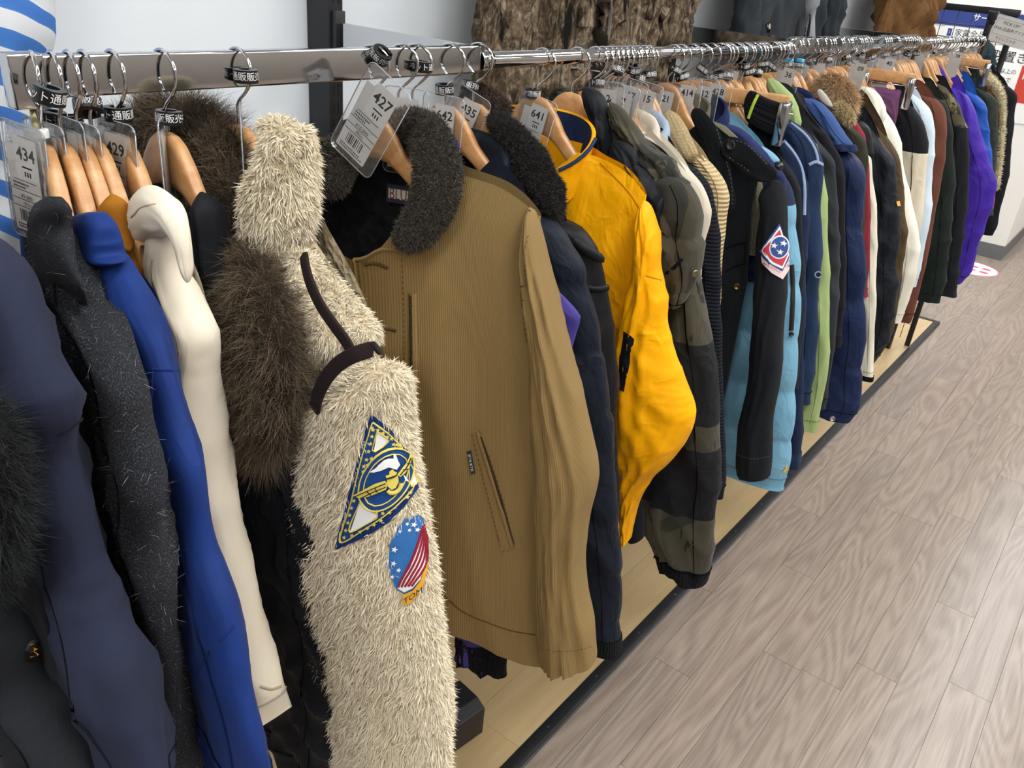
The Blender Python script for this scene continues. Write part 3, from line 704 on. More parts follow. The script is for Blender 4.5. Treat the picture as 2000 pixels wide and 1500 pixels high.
# black ring clips
def ring_mesh():
    a = np.linspace(.25, 2 * math.pi - .25, 30); V = []
    for t in a:
        for (r, z) in ((.0065, -.006), (.0110, -.006), (.0115, -.0055), (.0115, .0055), (.0110, .006), (.0065, .006)): V.append((r * math.cos(t), r * math.sin(t), z))
    F = [(i * 6 + j, i * 6 + (j + 1) % 6, (i + 1) * 6 + (j + 1) % 6, (i + 1) * 6 + j) for i in range(29) for j in range(6)] + [tuple(range(6)), tuple(range(174, 180))[::-1]]
    return mesh('ring', np.array(V), F, BLKPL, smooth=False)
_RG = ring_mesh()
def ring_text(s, start):
    V, F = text_vf(s, .0082, 'LEFT')
    if not len(V): return None
    t = start + V[:, 0] / .0118; return mesh('lettering', np.stack([.0118 * np.cos(t), .0118 * np.sin(t), V[:, 1]], 1), F, THREAD_W, smooth=False)
_RT = ring_text('ネット通販販売中', 0.42)
def ring_clip(P, rot, label, group='black ring clips on the hooks', mat=None):
    r = empty('ring_clip', P); r.rotation_euler = [math.radians(a) for a in rot]; tag(r, label, 'ring clip', group)
    link('ring', _RG, r)
    if _RT: link('lettering', _RT, r)
    return r
# pouches with price tags
def rrect(w, h, r, n=5):
    p = []
    for cx, cy, a0 in ((w / 2 - r, h / 2 - r, 0), (-w / 2 + r, h / 2 - r, 90), (-w / 2 + r, -h / 2 + r, 180), (w / 2 - r, -h / 2 + r, 270)):
        for k in range(n): a = math.radians(a0 + 90 * k / (n - 1)); p.append((cx + r * math.cos(a), cy + r * math.sin(a)))
    return p
RIMC = clearmat('vinyl_rim', (.9, .93, .97), .35)
def flat(name, poly, y, mat, parent, t=.0003): return prism(name, poly, 'y', y - t, y, mat, parent)
def shift(poly, dx, dz): return [(x + dx, z + dz) for x, z in poly]
_BAR = [(i, w) for i, w in enumerate([1, 2, 1, 1, 3, 1, 2, 1, 1, 2, 3, 1, 1, 2, 1, 3, 1, 1, 2, 1])]
def price_pouch(P, th, tilt, number, label, price=None, full=True, group='clear price tag pouches', face=0., scale=1.0):
    """hangs from P (world) at its top; th about z, tilt in its own plane"""
    r = empty('price_pouch', P); r.rotation_euler = (math.radians(face), math.radians(tilt), math.radians(th)); r.scale = (scale,) * 3; tag(r, label, 'price tag', group)
    ol = shift(rrect(.056, .098, .007), 0, -.045)
    flat('pouch', ol, .0012, CLEAR, r, .0024)
    V, F = wire([(x, 0, z) for x, z in ol + ol[:1]], .0006, 5); obj('rim', V, F, RIMC, r)
    flat('paper', shift(rrect(.038, .074, .001, 2), -.003, -.051), 0, plain('tag_paper', 'ECEBE8', .7), r)
    st = flat('number_sticker', shift(rrect(.027, .034, .002), .003, -.024), -.0006, WHITE, r)
    if number: textobj('number', number, .0150, INK, r, facing(.003, -.0011, -.0205), bold=.018)
    if full:
        parts = []
        for k, (w, z, h) in enumerate(((.012, -.031, .0012), (.0012, -.0365, .004), (.0012, -.0365, .004), (.0012, -.0365, .004))):
            x = .003 + (0 if k == 0 else (k - 2) * .003); parts.append(boxvf(x - w / 2, x + w / 2, -.0013, -.0009, z - h / 2, z + h / 2))
        V, F = join(parts); o = obj('sticker_print', V, F, INK, r, smooth=False); o['kind'] = 'stuff'
        parts = []
        for z, w, x in ((-.0435, .028, -.003), (-.052, .036, -.003), (-.060, .036, -.003), (-.0665, .036, -.003)): parts.append(boxvf(x - w / 2, x + w / 2, -.0007, -.0003, z - .00025, z + .00025))
        x = -.014
        for i, w in _BAR:
            if i % 2 == 0: parts.append(boxvf(x, x + w * .00055, -.0007, -.0003, -.079, -.069))
            x += w * .00055 + .0002
        for z, n, h in ((-.0465, 9, .0016), (-.0495, 7, .0016), (-.0825, 12, .0013), (-.085, 14, .0013)):
            for i in range(n): parts.append(boxvf(-.018 + i * .0022, -.0168 + i * .0022, -.0007, -.0003, z - h / 2, z + h / 2))
        V, F = join(parts); o = obj('barcode_print', V, F, plain('grey_ink', '4A4A4E', .8), r, smooth=False); o['kind'] = 'stuff'
        textobj('price_line', price or '¥9,000', .0052, INK, r, facing(-.003, -.0008, -.0572)); textobj('price_line', '(税込)', .004, INK, r, facing(-.003, -.0008, -.0635))
    return r
# ------------------------------------------------------------------ garment building blocks
def stand_collar(g, mo, mi, un=.08, bn=.026, zb=1.265, h=.06, flare=1.12, fd=.05, span=2.75, thick=.006, vo=0., uo=0., name='collar', hf=.7, puff=0.):
    def f(a, b, off=0.):
        psi = (np.asarray(b) * 2 - 1) * span; a = np.asarray(a)
        k = 1 + (flare - 1) * a + off + puff * np.sin(math.pi * np.clip(a, 0, 1)); fr = (1 - np.cos(psi)) / 2
        hh = h * (1 + (hf - 1) * fr)
        return np.stack([uo + un * k * np.sin(psi), vo + bn * k * np.cos(psi), zb - fd * fr ** 1.5 + hh * a], -1)
    so = Surf(lambda a, b: f(a, b), h, un * 5); si = Surf(lambda a, b: f(a, b, -thick / un), h, un * 5)
    V, F, uv = so.grid(10, 48); o = g.add(name, V, F, mo, uv)
    V, F, uv = si.grid(10, 48); g.add('collar_lining', V, F[:, ::-1], mi, uv, o)
    b = np.linspace(0, 1, 48); one = np.ones(48); e0 = so.f(one, b); e1 = si.f(one, b); m = (e0 + e1) / 2 + [0, 0, thick * .4]
    g.add('rim', np.concatenate([e0, m, e1]), grid_faces(3, 48), mo, np.tile(np.linspace(0, .4, 48)[:, None], (3, 2)), o)
    return o, so
def fold_collar(g, mo, un=.078, bn=.022, zb=1.275, h=.03, fall=.055, spread=.018, fd=.07, span=2.7, point=.03, vo=0., uo=0., thick=.003, name='collar'):
    def f(a, b):
        a = np.asarray(a); psi = (np.asarray(b) * 2 - 1) * span; fr = (1 - np.cos(psi)) / 2; k = np.clip(a / .4, 0, 1); d = np.clip((a - .4) / .6, 0, 1)
        end = np.clip((np.abs(psi) - span + .7) / .7, 0, 1)
        out = .004 * k + spread * np.sqrt(d) + .003 * np.sin(math.pi * np.clip((a - .25) / .3, 0, 1))
        z = zb - fd * fr ** 1.4 + h * np.sin(k * math.pi / 2) - (fall + point * end) * d
        return np.stack([uo + (un + out) * np.sin(psi), vo + (bn + out) * np.cos(psi), z], -1)
    s = Surf(f, h + fall, un * 5); V, F, uv = s.grid(18, 56); o = g.add(name, V, F, mo, uv)
    md = o.modifiers.new('thickness', 'SOLIDIFY'); md.thickness = thick; return o, s
def fur_on(g, name, su, n, mat, length, width, a=(0, 1), b=(0, 1), parent=None, seed=3, sgn=None, clump=0, excl=None, **kw):
    r = np.random.default_rng(seed); A = r.uniform(*a, n); B = r.uniform(*b, n)
    if excl:
        q = px_of(g.w(su.f(A, B))); bad = np.zeros(n, bool)
        for poly in excl:
            P_ = np.asarray(poly, float); ins = np.zeros(n, bool)
            for i in range(len(P_)):
                (x0, y0), (x1, y1) = P_[i], P_[i - 1]
                c_ = ((y0 > q[:, 1]) != (y1 > q[:, 1])) & (q[:, 0] < (x1 - x0) * (q[:, 1] - y0) / ((y1 - y0) or 1e-9) + x0); ins ^= c_
            bad |= ins
        A = A[~bad]; B = B[~bad]; n = len(A)
    p, nn = su.normal(A, B)
    if sgn is None:
        c = su.f(np.clip(A, 0, 1), np.full(n, .0)) * .5 + su.f(np.clip(A, 0, 1), np.full(n, .5)) * .5; sgn = np.sign(((p - c) * nn).sum(-1).mean())
    nn = nn * sgn
    if clump:
        key = np.floor(p / clump).astype(int) @ np.array([73, 179, 283]); rr = np.random.default_rng(seed + 5); tab = rr.normal(0, .55, (997, 3)); nn = nn + tab[key % 997]; nn /= np.linalg.norm(nn, axis=1)[:, None]
    V, F, uv = strands(p, nn, length, width, seed=seed, **kw); o = g.add(name, V, F, mat, uv, parent); o['kind'] = 'stuff'; return o
def rows_R(g, R, w, thick, v=0.):
    rows = []
    for i, e in enumerate(R):
        ww = w[min(i, len(w) - 1)] if isinstance(w, (list, tuple)) else w; vv = e[2] if len(e) > 2 else v
        B = g.P(e[0], e[1], vv); t = thick[min(i, len(thick) - 1)] if isinstance(thick, (list, tuple)) else thick
        ex = g.slim(B, ww / 2, t)[1]; ex = min(ex, ww / 2 + .03)
        rows.append((B[0] - ex, vv, B[2], ww / 2, t))
    return rows
def far_sleeve(g, us, zs, mat, zc, w=.075, t=.022, inner=None, **kw):
    """the sleeve on the wall side"""
    su = g.tube([(-us + .02, 0, zs, w * .8, t), (-us - .005, 0, zs - .15, w * .9, t), (-us - .0, .01, (zs + zc) / 2, w * .8, t), (-us + .01, .01, zc, w * .6, t)], seed=9, **kw)
    return g.cloth_tube('sleeve', su, mat, 50, 24, inner=inner)
SEAM = {}
def seam_of(mat):
    c = None
    for nd in mat.node_tree.nodes:
        if nd.type == 'VALTORGB': c = nd.color_ramp.elements[0].color[:3]; break
    c = c or (.03, .03, .03); t = NT(mat.name + '_seam'); t.color(tuple(x * .55 for x in c) + (1,)); t.set(Roughness=.9, Specular_IOR_Level=.1); SEAM[mat.name] = t.m; return t.m
def coat(name, label, Y0, th, R, w=.13, thick=.022, mat=None, hem=None, collar=None, amp=.004, quilt=0., qd=.0, inner=None, cuff=None, b=.018, un=.078, cat='jacket', zn=1.288, collar_mat=None, hang=True, hlabel=None, v=0., na=100, uh=None, fs=(2, 6), bands=None, drop=.06, ckw=None, bodymat=None, far=True, bamp=.004, hgroup=None, sh=None, E=None):
    """an ordinary jacket on a wooden hanger; R follows the outer edge of the outer sleeve"""
    if E: R = [(e[2], e[3]) for e in E]
    if Y0 < .45: v = v - .6 * (max(thick) if isinstance(thick, (list, tuple)) else thick)
    tmp = Garment.__new__(Garment); tmp.X0 = 0; tmp.Y0 = Y0; tmp.th = math.radians(th); tmp.c = math.cos(tmp.th); tmp.s = math.sin(tmp.th)
    zz = [Garment.P(tmp, e[0], e[1], v)[2] for e in R]
    hz = hem if hem is not None else max(min(zz) + .02, .3)
    base = min(hz, min(zz)) - .01
    g = Garment(name, label, cat, Y0, th, base)
    rows = rows_R(g, R, w, thick, v)
    if E:
        rows = []; SD = []
        for i, e in enumerate(E):
            A = g.P(e[0], e[1], v); B = g.P(e[2], e[3], v); c = (A + B) / 2; SD.append((B - A) / np.linalg.norm(B - A)); tt = thick[min(i, len(thick) - 1)] if isinstance(thick, (list, tuple)) else thick; rows.append((*c, g.slim(c, np.linalg.norm(A - B) / 2, tt)[0], tt))
        w = .12
    else: SD = [(1., 0., 0.)] * len(rows)
    su = g.tube(rows, Sdir=np.array(SD), round0=.014, amp=amp, seed=1, quilt=quilt, qd=qd, fs=fs, ex=.85); g.sl = su
    inner = inner or mat
    if bands:
        for (a0, a1, m) in bands: o = g.cloth_tube('sleeve' if a0 == 0 else 'sleeve_panel', su, m, max(8, int(na * (a1 - a0))), 40, a0, a1, inner, capped=(a1 >= 1))
    else: o = g.cloth_tube('sleeve', su, mat, na, 40, inner=inner)
    g.so = o
    sm_ = mat.copy() if False else SEAM.get(mat.name) or seam_of(mat)
    g.pline('sleeve_seam', su, [.06, .97], [.43, .40], .0022, sm_, o); g.pline('cuff_seam', su, [.955, .955], [.02, .98], .0016, sm_, o)
    if cuff: g.band('cuff', su, cuff[0], 1., cuff[1], o)
    sh = g.P(*(sh or R[0][:2]), v); us = min(max(sh[0] - (.045 if Y0 < .45 else .012), .075), .24); zs = min(max(sh[2] + .016, 1.17), 1.268)
    g.us = us; g.zs = zs
    bd = g.body(zn, us, zs, us + .005, (uh or us + .01), hz, b=b, un=min(un, us * .6), amp=bamp, quilt=quilt, qd=qd, drop=drop, bn=min(b * 1.2, .03)); g.bd = bd
    g.bo = g.cloth_body('body', bd, bodymat or mat, 60, 64, inner=inner)
    if far: far_sleeve(g, us, zs, bodymat or mat, max(hz, .55), w=(w if not isinstance(w, (list, tuple)) else w[0]) * .45, t=b, inner=inner, amp=amp * .5)
    cm = collar_mat or mat; ck = ckw or {}
    if collar == 'fold': g.co, g.cs = fold_collar(g, cm, un=un, zb=zn - .012, **ck)
    elif collar == 'stand': g.co, g.cs = stand_collar(g, cm, inner, un=un, zb=zn - .02, **ck)
    elif collar == 'rib': g.co, g.cs = stand_collar(g, cm, cm, un=un, zb=zn - .015, h=ck.get('h', .03), flare=.97, fd=.04)
    if hang: g.hg = hanger(Y0, th, hlabel or ('wooden hanger holding the ' + label.split(' with ')[0].split(' on ')[0].split(' behind ')[0]), hgroup, short=(Y0 < .45))
    return g
# ------------------------------------------------------------------ the near coats
NYL_BLACK = fabric('black_nylon', '1A1C21', 'nylon', '101115', rough=.6)
LIN_DARK = fabric('dark_lining', '15161B', 'plain')
# black parka at the very edge of the picture
g = coat('parka', 'greenish black parka with dark fur cuff at the lower left corner', .165, 0, [(-70, 560), (-45, 700), (-25, 900), (0, 1080), (35, 1190), (58, 1245), (82, 1300), (112, 1400), (150, 1460), (190, 1530), (215, 1620)], w=.15, thick=.03, mat=fabric('green_black_cotton', '23262A', 'twill', '191B1E'), hem=.70, amp=.006, inner=LIN_DARK, zn=1.24, hlabel='wooden hanger off the left edge holding the greenish black parka')
rows = [(*g.P(x, y, -.03), r, r * .8) for x, y, r in ((-85, 740, .016), (-48, 830, .020), (-32, 930, .022), (-30, 1030, .021), (-36, 1110, .018), (-45, 1160, .012))]
fs_ = g.tube(rows, round0=.03, round1=.03); o = g.cloth_tube('fur_trim', fs_, fabric('fur_under_black', '14171A', 'pile', '0A0B0D'), 24, 20, capped=False)
fur_on(g, 'fur_strands', fs_, 9000, hairmat('black_fur', '07090A', '14181A', '2A3034'), .011, .0004, parent=o, droop=.5)
g.patch('logo_label', g.sl, [(45, 1249), (75, 1249), (77, 1283), (70, 1292), (48, 1289)], plain('label_black', '1B1A1C', .7), .002, g.so)
for q in ([(52, 1257), (62, 1256), (62, 1259), (52, 1260)], [(53, 1263), (63, 1262), (63, 1265), (53, 1266)], [(46, 1270), (58, 1262), (68, 1266), (69, 1270), (60, 1269), (69, 1276), (66, 1279), (56, 1272)], [(53, 1279), (63, 1278), (63, 1281), (53, 1282)], [(53, 1285), (63, 1284), (63, 1287), (53, 1288)]):
    g.patch('logo_mark', g.sl, q, plain('logo_gold', 'D29A35', .6), .0028, g.so, step=6)
# navy soft coat
NAVY = fabric('navy_softshell', '2B3046', 'plain', '20242F', amp=1.4)
g = coat('coat', 'navy brushed coat with a slanted sleeve seam left of the charcoal tweed', .215, -3, [(30, 520), (62, 580), (110, 690), (155, 815), (170, 960), (205, 1090), (245, 1250), (300, 1400), (340, 1520), (372, 1640)], w=[.10, .13, .15, .15, .14], thick=[.02, .024, .028, .028], mat=NAVY, hem=.66, amp=.004, zn=1.25, cat='coat', hlabel='wooden hanger at the left edge holding the navy brushed coat')
g.ribbon('seam', g.sl, [(160, 820), (132, 838), (100, 860), (62, 892)], .003, fabric('navy_seam', '161A28', 'plain'), .0005, g.so, bulge=.0004)
# charcoal tweed
TWEED = fabric('charcoal_tweed', '34363C', 'wool', '1B1C20', rough=.95)
g = coat('tweed_coat', 'charcoal flecked wool coat with fuzzy white fibres on tag 434', .318, -16, [(150, 470), (172, 550), (205, 640), (250, 735), (276, 800), (296, 900), (314, 985), (336, 1150), (353, 1300), (377, 1520), (395, 1640)], w=[.05, .065, .08, .11, .13], thick=[.012, .016, .02], mat=TWEED, hem=.70, amp=.003, cat='coat', zn=1.27, sh=(205, 640), b=.012, un=.07, hlabel='wooden hanger holding the charcoal flecked coat')
fur_on(g, 'loose_fibres', g.sl, 800, plain('grey_fibre', '8F9298', .8), .006, .00016, (0.02, .98), (.1, .75), g.so, jit=.9, droop=.1)
cs = g.sleeve([(74, 404, 112, 364, .006, -.020), (66, 432, 138, 380, .012, -.022), (62, 480, 145, 432, .014, -.022), (62, 540, 155, 490, .014, -.022), (66, 610, 175, 560, .012, -.018), (85, 700, 180, 655, .010, -.010), (118, 820, 205, 770, .007, -.002), (150, 940, 225, 900, .004, .004)], round0=.010, round1=.03, amp=.002); co = g.cloth_tube('collar', cs, TWEED, 50, 40, capped=False)
fur_on(g, 'loose_fibres', cs, 300, plain('grey_fibre', '8F9298', .8), .005, .00016, (.02, .95), (.15, .8), co, jit=.9, droop=.1)
hidden = coat('jacket', 'black jacket mostly hidden between the royal blue and mustard jackets', .346, -9, [(262, 520), (300, 620), (335, 705), (347, 800), (372, 960)], w=.10, thick=.008, mat=fabric('black_cotton', '1E2024', 'twill'), hem=.75, amp=.002, b=.006, hlabel='wooden hanger between the royal blue and mustard jackets')
# royal blue
ROYAL = fabric('royal_blue_nylon', '1B3576', 'plain', '16295C', rough=.62)
g = coat('shell_jacket', 'royal blue smooth jacket with turned collar next to charcoal coat', .333, -11.5, [(248, 515), (276, 570), (312, 640), (337, 700), (350, 750), (368, 830), (402, 950), (430, 1110), (460, 1205), (500, 1400), (524, 1500), (545, 1620)], w=[.072, .074, .08, .09, .11, .13, .14], thick=[.012, .014, .018], mat=ROYAL, hem=.70, amp=.0018, zn=1.262, sh=(337, 700), b=.010, un=.07, hlabel='wooden hanger holding the royal blue smooth jacket')
cs = g.sleeve([(144, 420, 200, 409, .008), (144, 438, 223, 436, .012), (150, 475, 238, 474, .015), (160, 508, 246, 506, .014), (166, 524, 248, 519, .009)], v=-.018, round0=.003, round1=.004, amp=.0012, ex=.7); co = g.cloth_tube('collar', cs, ROYAL, 50, 44, capped=False)
RS = fabric('royal_seam', '1B3070', 'plain')
g.ribbon('seam', g.sl, [(298, 722), (322, 722), (346, 724)], .002, RS, .0006, g.so, bulge=.0003)
g.ribbon('seam', g.sl, [(298, 724), (296, 800), (300, 900), (318, 1100), (345, 1300), (360, 1480)], .002, RS, .0006, g.so, bulge=.0003)
g.ribbon('seam', g.sl, [(458, 1222), (430, 1250), (405, 1280), (388, 1310)], .002, RS, .0006, g.so, bulge=.0003)
# mustard suede
MUST = fabric('mustard_suede', 'A2691F', 'suede', '8A5514')
g = coat('suede_jacket', 'mustard brown suede jacket between the blue and cream jackets', .358, -6.5, [(250, 425), (268, 500), (302, 590), (337, 690), (354, 750), (372, 850), (392, 1000)], w=.10, thick=.012, mat=MUST, hem=.72, amp=.002, b=.010, zn=1.262, sh=(300, 590), hlabel='wooden hanger holding the mustard suede jacket')
cs = g.sleeve([(203, 392, 232, 368, .006), (196, 410, 246, 388, .011), (200, 440, 252, 432, .012), (214, 475, 262, 476, .010), (226, 492, 268, 496, .006)], v=-.014, round0=.012, round1=.01, amp=.001); g.cloth_tube('collar', cs, MUST, 40, 36, capped=False)
# cream sweat jacket
CREAM = fabric('cream_jersey', 'EBE2CF', 'twill', 'DFD3BC', scale=1.4, amp=.5)
g = coat('sweat_jacket', 'cream cotton jacket with thick rolled hood collar on tag 429', .382, -4.5, None, E=[(282, 440, 350, 428), (284, 474, 352, 466), (278, 512, 362, 520), (303, 585, 386, 572), (335, 662, 424, 650), (340, 742, 424, 725), (350, 850, 441, 845), (372, 1000, 470, 1000), (402, 1150, 500, 1150), (436, 1290, 531, 1290), (462, 1365, 551, 1362), (506, 1410, 547, 1402)], thick=[.010, .012, .016, .020, .022, .024], mat=CREAM, hem=.74, amp=.0016, zn=1.255, sh=(424, 650), b=.014, hlabel='wooden hanger holding the cream cotton jacket')
rows = [(*g.P(x, y, -.024), r, t) for x, y, r, t in ((268, 522, .007, .007), (262, 468, .011, .009), (278, 428, .017, .012), (308, 413, .021, .014), (336, 430, .014, .012), (354, 470, .007, .008), (362, 515, .004, .006), (366, 552, .003, .004))]
hs = g.tube(rows, round0=.012, round1=.012, amp=.0008); ho = g.cloth_tube('rolled_hood', hs, CREAM, 80, 36, capped=False)
CS = fabric('cream_seam', 'C4B493', 'plain')
g.ribbon('seam', hs, [(256, 425), (275, 405), (305, 398)], .0014, CS, .0004, ho, bulge=.0002)
g.ribbon('cuff_seam', g.sl, [(549, 1340), (530, 1346), (508, 1340)], .0025, CS, .0006, g.so, bulge=.0004)
# black parka with the raccoon fur hood
g = coat('fur_hood_parka', 'black parka with a large brown fur hood beside the cream fleece', .427, -1.5, [(545, 690), (570, 760), (595, 860), (625, 1000), (645, 1200), (655, 1400), (660, 1560)], w=[.06, .1, .15, .16], thick=.02, v=.022, mat=NYL_BLACK, hem=.66, amp=.006, zn=1.25, b=.012, bodymat=fabric('navy_black_cotton', '161A22', 'twill'), hlabel='wooden hanger holding the fur hooded black parka')
hs = g.sleeve([(380, 400, 405, 352, .010), (378, 440, 432, 395, .018), (376, 500, 448, 470, .020), (382, 560, 456, 550, .018), (395, 610, 455, 605, .012)], .018, -.010, round0=.02, round1=.03, amp=.004); g.cloth_tube('hood_shell', hs, NYL_BLACK, 40, 36, capped=False)
bk = g.sleeve([(262, 300, 330, 290, .008), (268, 350, 345, 350, .010), (285, 420, 372, 420, .010), (320, 500, 390, 500, .008)], v=.022, round0=.02, round1=.02, amp=.003); g.cloth_tube('hood_lining', bk, LIN_DARK, 30, 30, capped=False)
FURU = fabric('fur_underlayer', '3A2F22', 'pile', '241C14'); FURM = hairmat('raccoon_fur', '2A221A', '5A4A36', 'A8957A', .6)
rows = [(*g.P(x, y, v), r, r * .8) for x, y, v, r in ((228, 300, .055, .014), (268, 262, .06, .022), (335, 250, .065, .026), (400, 275, .065, .030), (436, 330, .055, .030), (455, 400, .045, .026), (464, 460, .035, .024))]
f1 = g.tube(rows, round0=.03, round1=.02); o = g.cloth_tube('fur_hood_trim', f1, FURU, 40, 24, capped=False)
fur_on(g, 'fur_strands', f1, 26000, FURM, .024, .00034, parent=o, droop=.25, lean=(0, 0, .1), jit=.45, clump=.012)
rows = [(*g.P(x, y, v), r, r * .5) for x, y, v, r in ((462, 440, .035, .018), (478, 520, .02, .022), (500, 600, .0, .036), (512, 690, -.008, .042), (514, 780, -.008, .040), (508, 840, -.006, .030), (502, 872, -.004, .018))]
f2 = g.tube(rows, round0=.03, round1=.03); o = g.cloth_tube('fur_hood_trim', f2, FURU, 40, 24, capped=False)
fur_on(g, 'fur_strands', f2, 30000, FURM, .024, .00034, parent=o, droop=.5, jit=.5, seed=8, clump=.014)

# ------------------------------------------------------------------ cream boa fleece with flight patches
FLB = fabric('cream_fleece_base', 'E4D5B6', 'pile', 'D2BF9C'); FLH = hairmat('cream_fleece_hair', 'E0CFAE', 'EFE3C8', 'FAF2DF', .8)
g = Garment('fleece_jacket', 'cream boa fleece jacket with embroidered flight patches on its sleeve', 'jacket', .504, 0, .50)
bd = g.body(1.285, .20, 1.180, .215, .23, .62, b=.026, un=.085, amp=.004, drop=.03); bo = g.cloth_body('body', bd, FLB, 80, 72)
sl = g.sleeve([(612, 770, 752, 668, .03), (600, 812, 790, 712, .042), (596, 880, 800, 790, .046), (588, 950, 808, 870, .047), (576, 1030, 826, 965, .047), (576, 1085, 842, 1060, .047), (598, 1170, 856, 1170, .046), (624, 1280, 869, 1285, .044), (636, 1400, 880, 1390, .043), (632, 1500, 874, 1500, .04), (632, 1600, 862, 1600, .038)], v=-.035, round0=.03, amp=.0014, fs=(1, 3), fc=(3, 7)); so = g.cloth_tube('sleeve', sl, FLB, 110, 56)
hd = g.sleeve([(505, 245, 548, 218, .018), (528, 262, 598, 258, .024), (505, 305, 618, 315, .030), (480, 355, 624, 365, .034), (472, 410, 622, 415, .034), (488, 470, 608, 480, .03), (525, 530, 596, 525, .022), (555, 560, 590, 550, .015)], v=-.030, round0=.025, round1=.03, amp=.002); ho = g.cloth_tube('hood', hd, FLB, 60, 40, capped=False)
yk = g.sleeve([(560, 500, 606, 478, .016), (575, 560, 650, 540, .024), (590, 620, 700, 595, .028), (600, 680, 738, 640, .030), (606, 735, 748, 665, .026)], v=-.026, round0=.03, round1=.02, amp=.001); yo = g.cloth_tube('shoulder_yoke', yk, FLB, 40, 40, capped=False)
far_sleeve(g, .2, 1.18, FLB, .66, w=.07, t=.03)
kw = dict(length=.0066, width=.0010, jit=.32, droop=.45, clump=.009, lean=(0, -.1, -.75))
EXC = [[(725, 806), (760, 836), (796, 885), (813, 952), (790, 985), (760, 1018), (715, 1047), (657, 1072), (678, 985), (700, 895), (714, 840)], [(812, 1003), (822, 1012), (827, 1035), (830, 1090), (830, 1105), (823, 1140), (812, 1162), (800, 1175), (788, 1177), (775, 1148), (765, 1125), (760, 1095), (763, 1060), (775, 1030), (790, 1012)],
       [(746, 672), (705, 680), (664, 698), (632, 728), (614, 768), (604, 800), (622, 802), (632, 770), (648, 742), (674, 715), (710, 698), (748, 690)], [(585, 498), (595, 547), (617, 600), (645, 642), (668, 676), (686, 704), (702, 694), (684, 660), (660, 628), (634, 588), (612, 540), (600, 495)]]
fur_on(g, 'fleece_pile', sl, 100000, FLH, parent=so, b=(.12, .9), excl=EXC, **kw)
fur_on(g, 'fleece_pile', hd, 34000, FLH, parent=ho, seed=4, **kw)
fur_on(g, 'fleece_pile', yk, 28000, FLH, parent=yo, seed=5, b=(.05, .95), excl=EXC, **kw)
fur_on(g, 'fleece_pile', bd, 24000, FLH, parent=bo, seed=6, b=(.3, .62), a=(0, .8), excl=EXC, **kw)
TAPE = fabric('brown_tape', '2C2323', 'twill')
def tape(pts, hw_, t_):
    ts = g.tube([(*g.P(x, y, v), hw_, t_) for x, y, v in pts], round0=.001, round1=.001, ex=.5); g.cloth_tube('brown_tape', ts, TAPE, 40, 16, capped=False)
tape([(592, 494, -.048), (603, 545, -.058), (625, 595, -.063), (652, 635, -.066), (676, 668, -.068), (693, 698, -.07)], .0062, .0014)
tape([(742, 679, -.070), (726, 682, -.080), (700, 690, -.088), (668, 706, -.091), (640, 734, -.091), (622, 768, -.088), (613, 802, -.080)], .0066, .0014)
hanger(.504, 0, 'wooden hanger holding the cream boa fleece', short=True)
# patch one: blue diamond with winged anchor
PB = fabric('patch_blue', '23508F', 'twill', '1D4480', scale=2); PD = fabric('patch_border_blue', '1F4C9B', 'rib', '183C7E', scale=4); PY = plain('thread_yellow', 'D9C658', .7); PW_ = plain('thread_white', 'E9E9E6', .75); PK = plain('thread_black', '1A1A1C', .8)
OF = .0030
def star(cx, cy, r, rot=0., n=5, k=.42, sx=1., sy=1.):
    return [(cx + sx * (r if i % 2 == 0 else r * k) * math.sin(rot + math.pi * i / n), cy - sy * (r if i % 2 == 0 else r * k) * math.cos(rot + math.pi * i / n)) for i in range(2 * n)]
p1 = g.patch('diamond_patch', sl, [(725, 806), (760, 836), (796, 885), (813, 952), (790, 985), (760, 1018), (715, 1047), (657, 1072), (678, 985), (700, 895), (714, 840)], PD, OF, so, step=8)
I1 = [(728, 822), (758, 846), (789, 890), (803, 948), (782, 976), (752, 1004), (712, 1032), (672, 1056), (690, 975), (708, 890), (720, 845)]
g.patch('blue_field', sl, I1, PB, OF + 0.0012, p1, step=9)
_st = g.patch
def outline(name, pts, w, mat, off, parent): return g.ribbon(name, sl, pts, w, mat, off, parent, bulge=.0002)
outline('yellow_line', I1 + I1[:1], .0011, PY, OF + 0.0020, p1)
def ell(cx, cy, rx, ry, rot, a0=0, a1=360, n=36):
    o_ = []
    for t in np.linspace(a0, a1, n):
        t = math.radians(t); x = rx * math.cos(t); y = ry * math.sin(t); o_.append((cx + x * math.cos(rot) - y * math.sin(rot), cy + x * math.sin(rot) + y * math.cos(rot)))
    return o_
for q in ([(735, 838), (756, 856), (740, 872), (730, 878)], [(709, 972), (722, 988), (742, 1002), (720, 1018), (690, 1034)], [(790, 898), (800, 920), (806, 945), (796, 948), (792, 925)]):
    g.patch('white_corner', sl, q, PW_, OF + 0.0026, p1, step=9); outline('yellow_line', q + q[:1], .0009, PY, OF + 0.0034, p1)
cx, cy, rot = 752, 932, -1.12
C1 = ell(cx, cy, 64, 42, rot); C2 = ell(cx, cy, 53, 33, rot)
g.patch('blue_disc', sl, C1[:-1], PB, OF + 0.0032, p1, step=9); outline('yellow_line', C1, .0011, PY, OF + 0.0044, p1); outline('yellow_line', C2, .0009, PY, OF + 0.0044, p1)
g.patch('white_land', sl, [(724, 914), (735, 906), (748, 892), (756, 889), (764, 890), (763, 882), (767, 882), (771, 894), (775, 903), (770, 912), (757, 906), (744, 912), (732, 915)], PW_, OF + 0.0052, p1, step=6)
g.patch('white_land', sl, [(781, 922), (787, 930), (791, 938), (785, 934)], PW_, OF + 0.0052, p1, step=5)
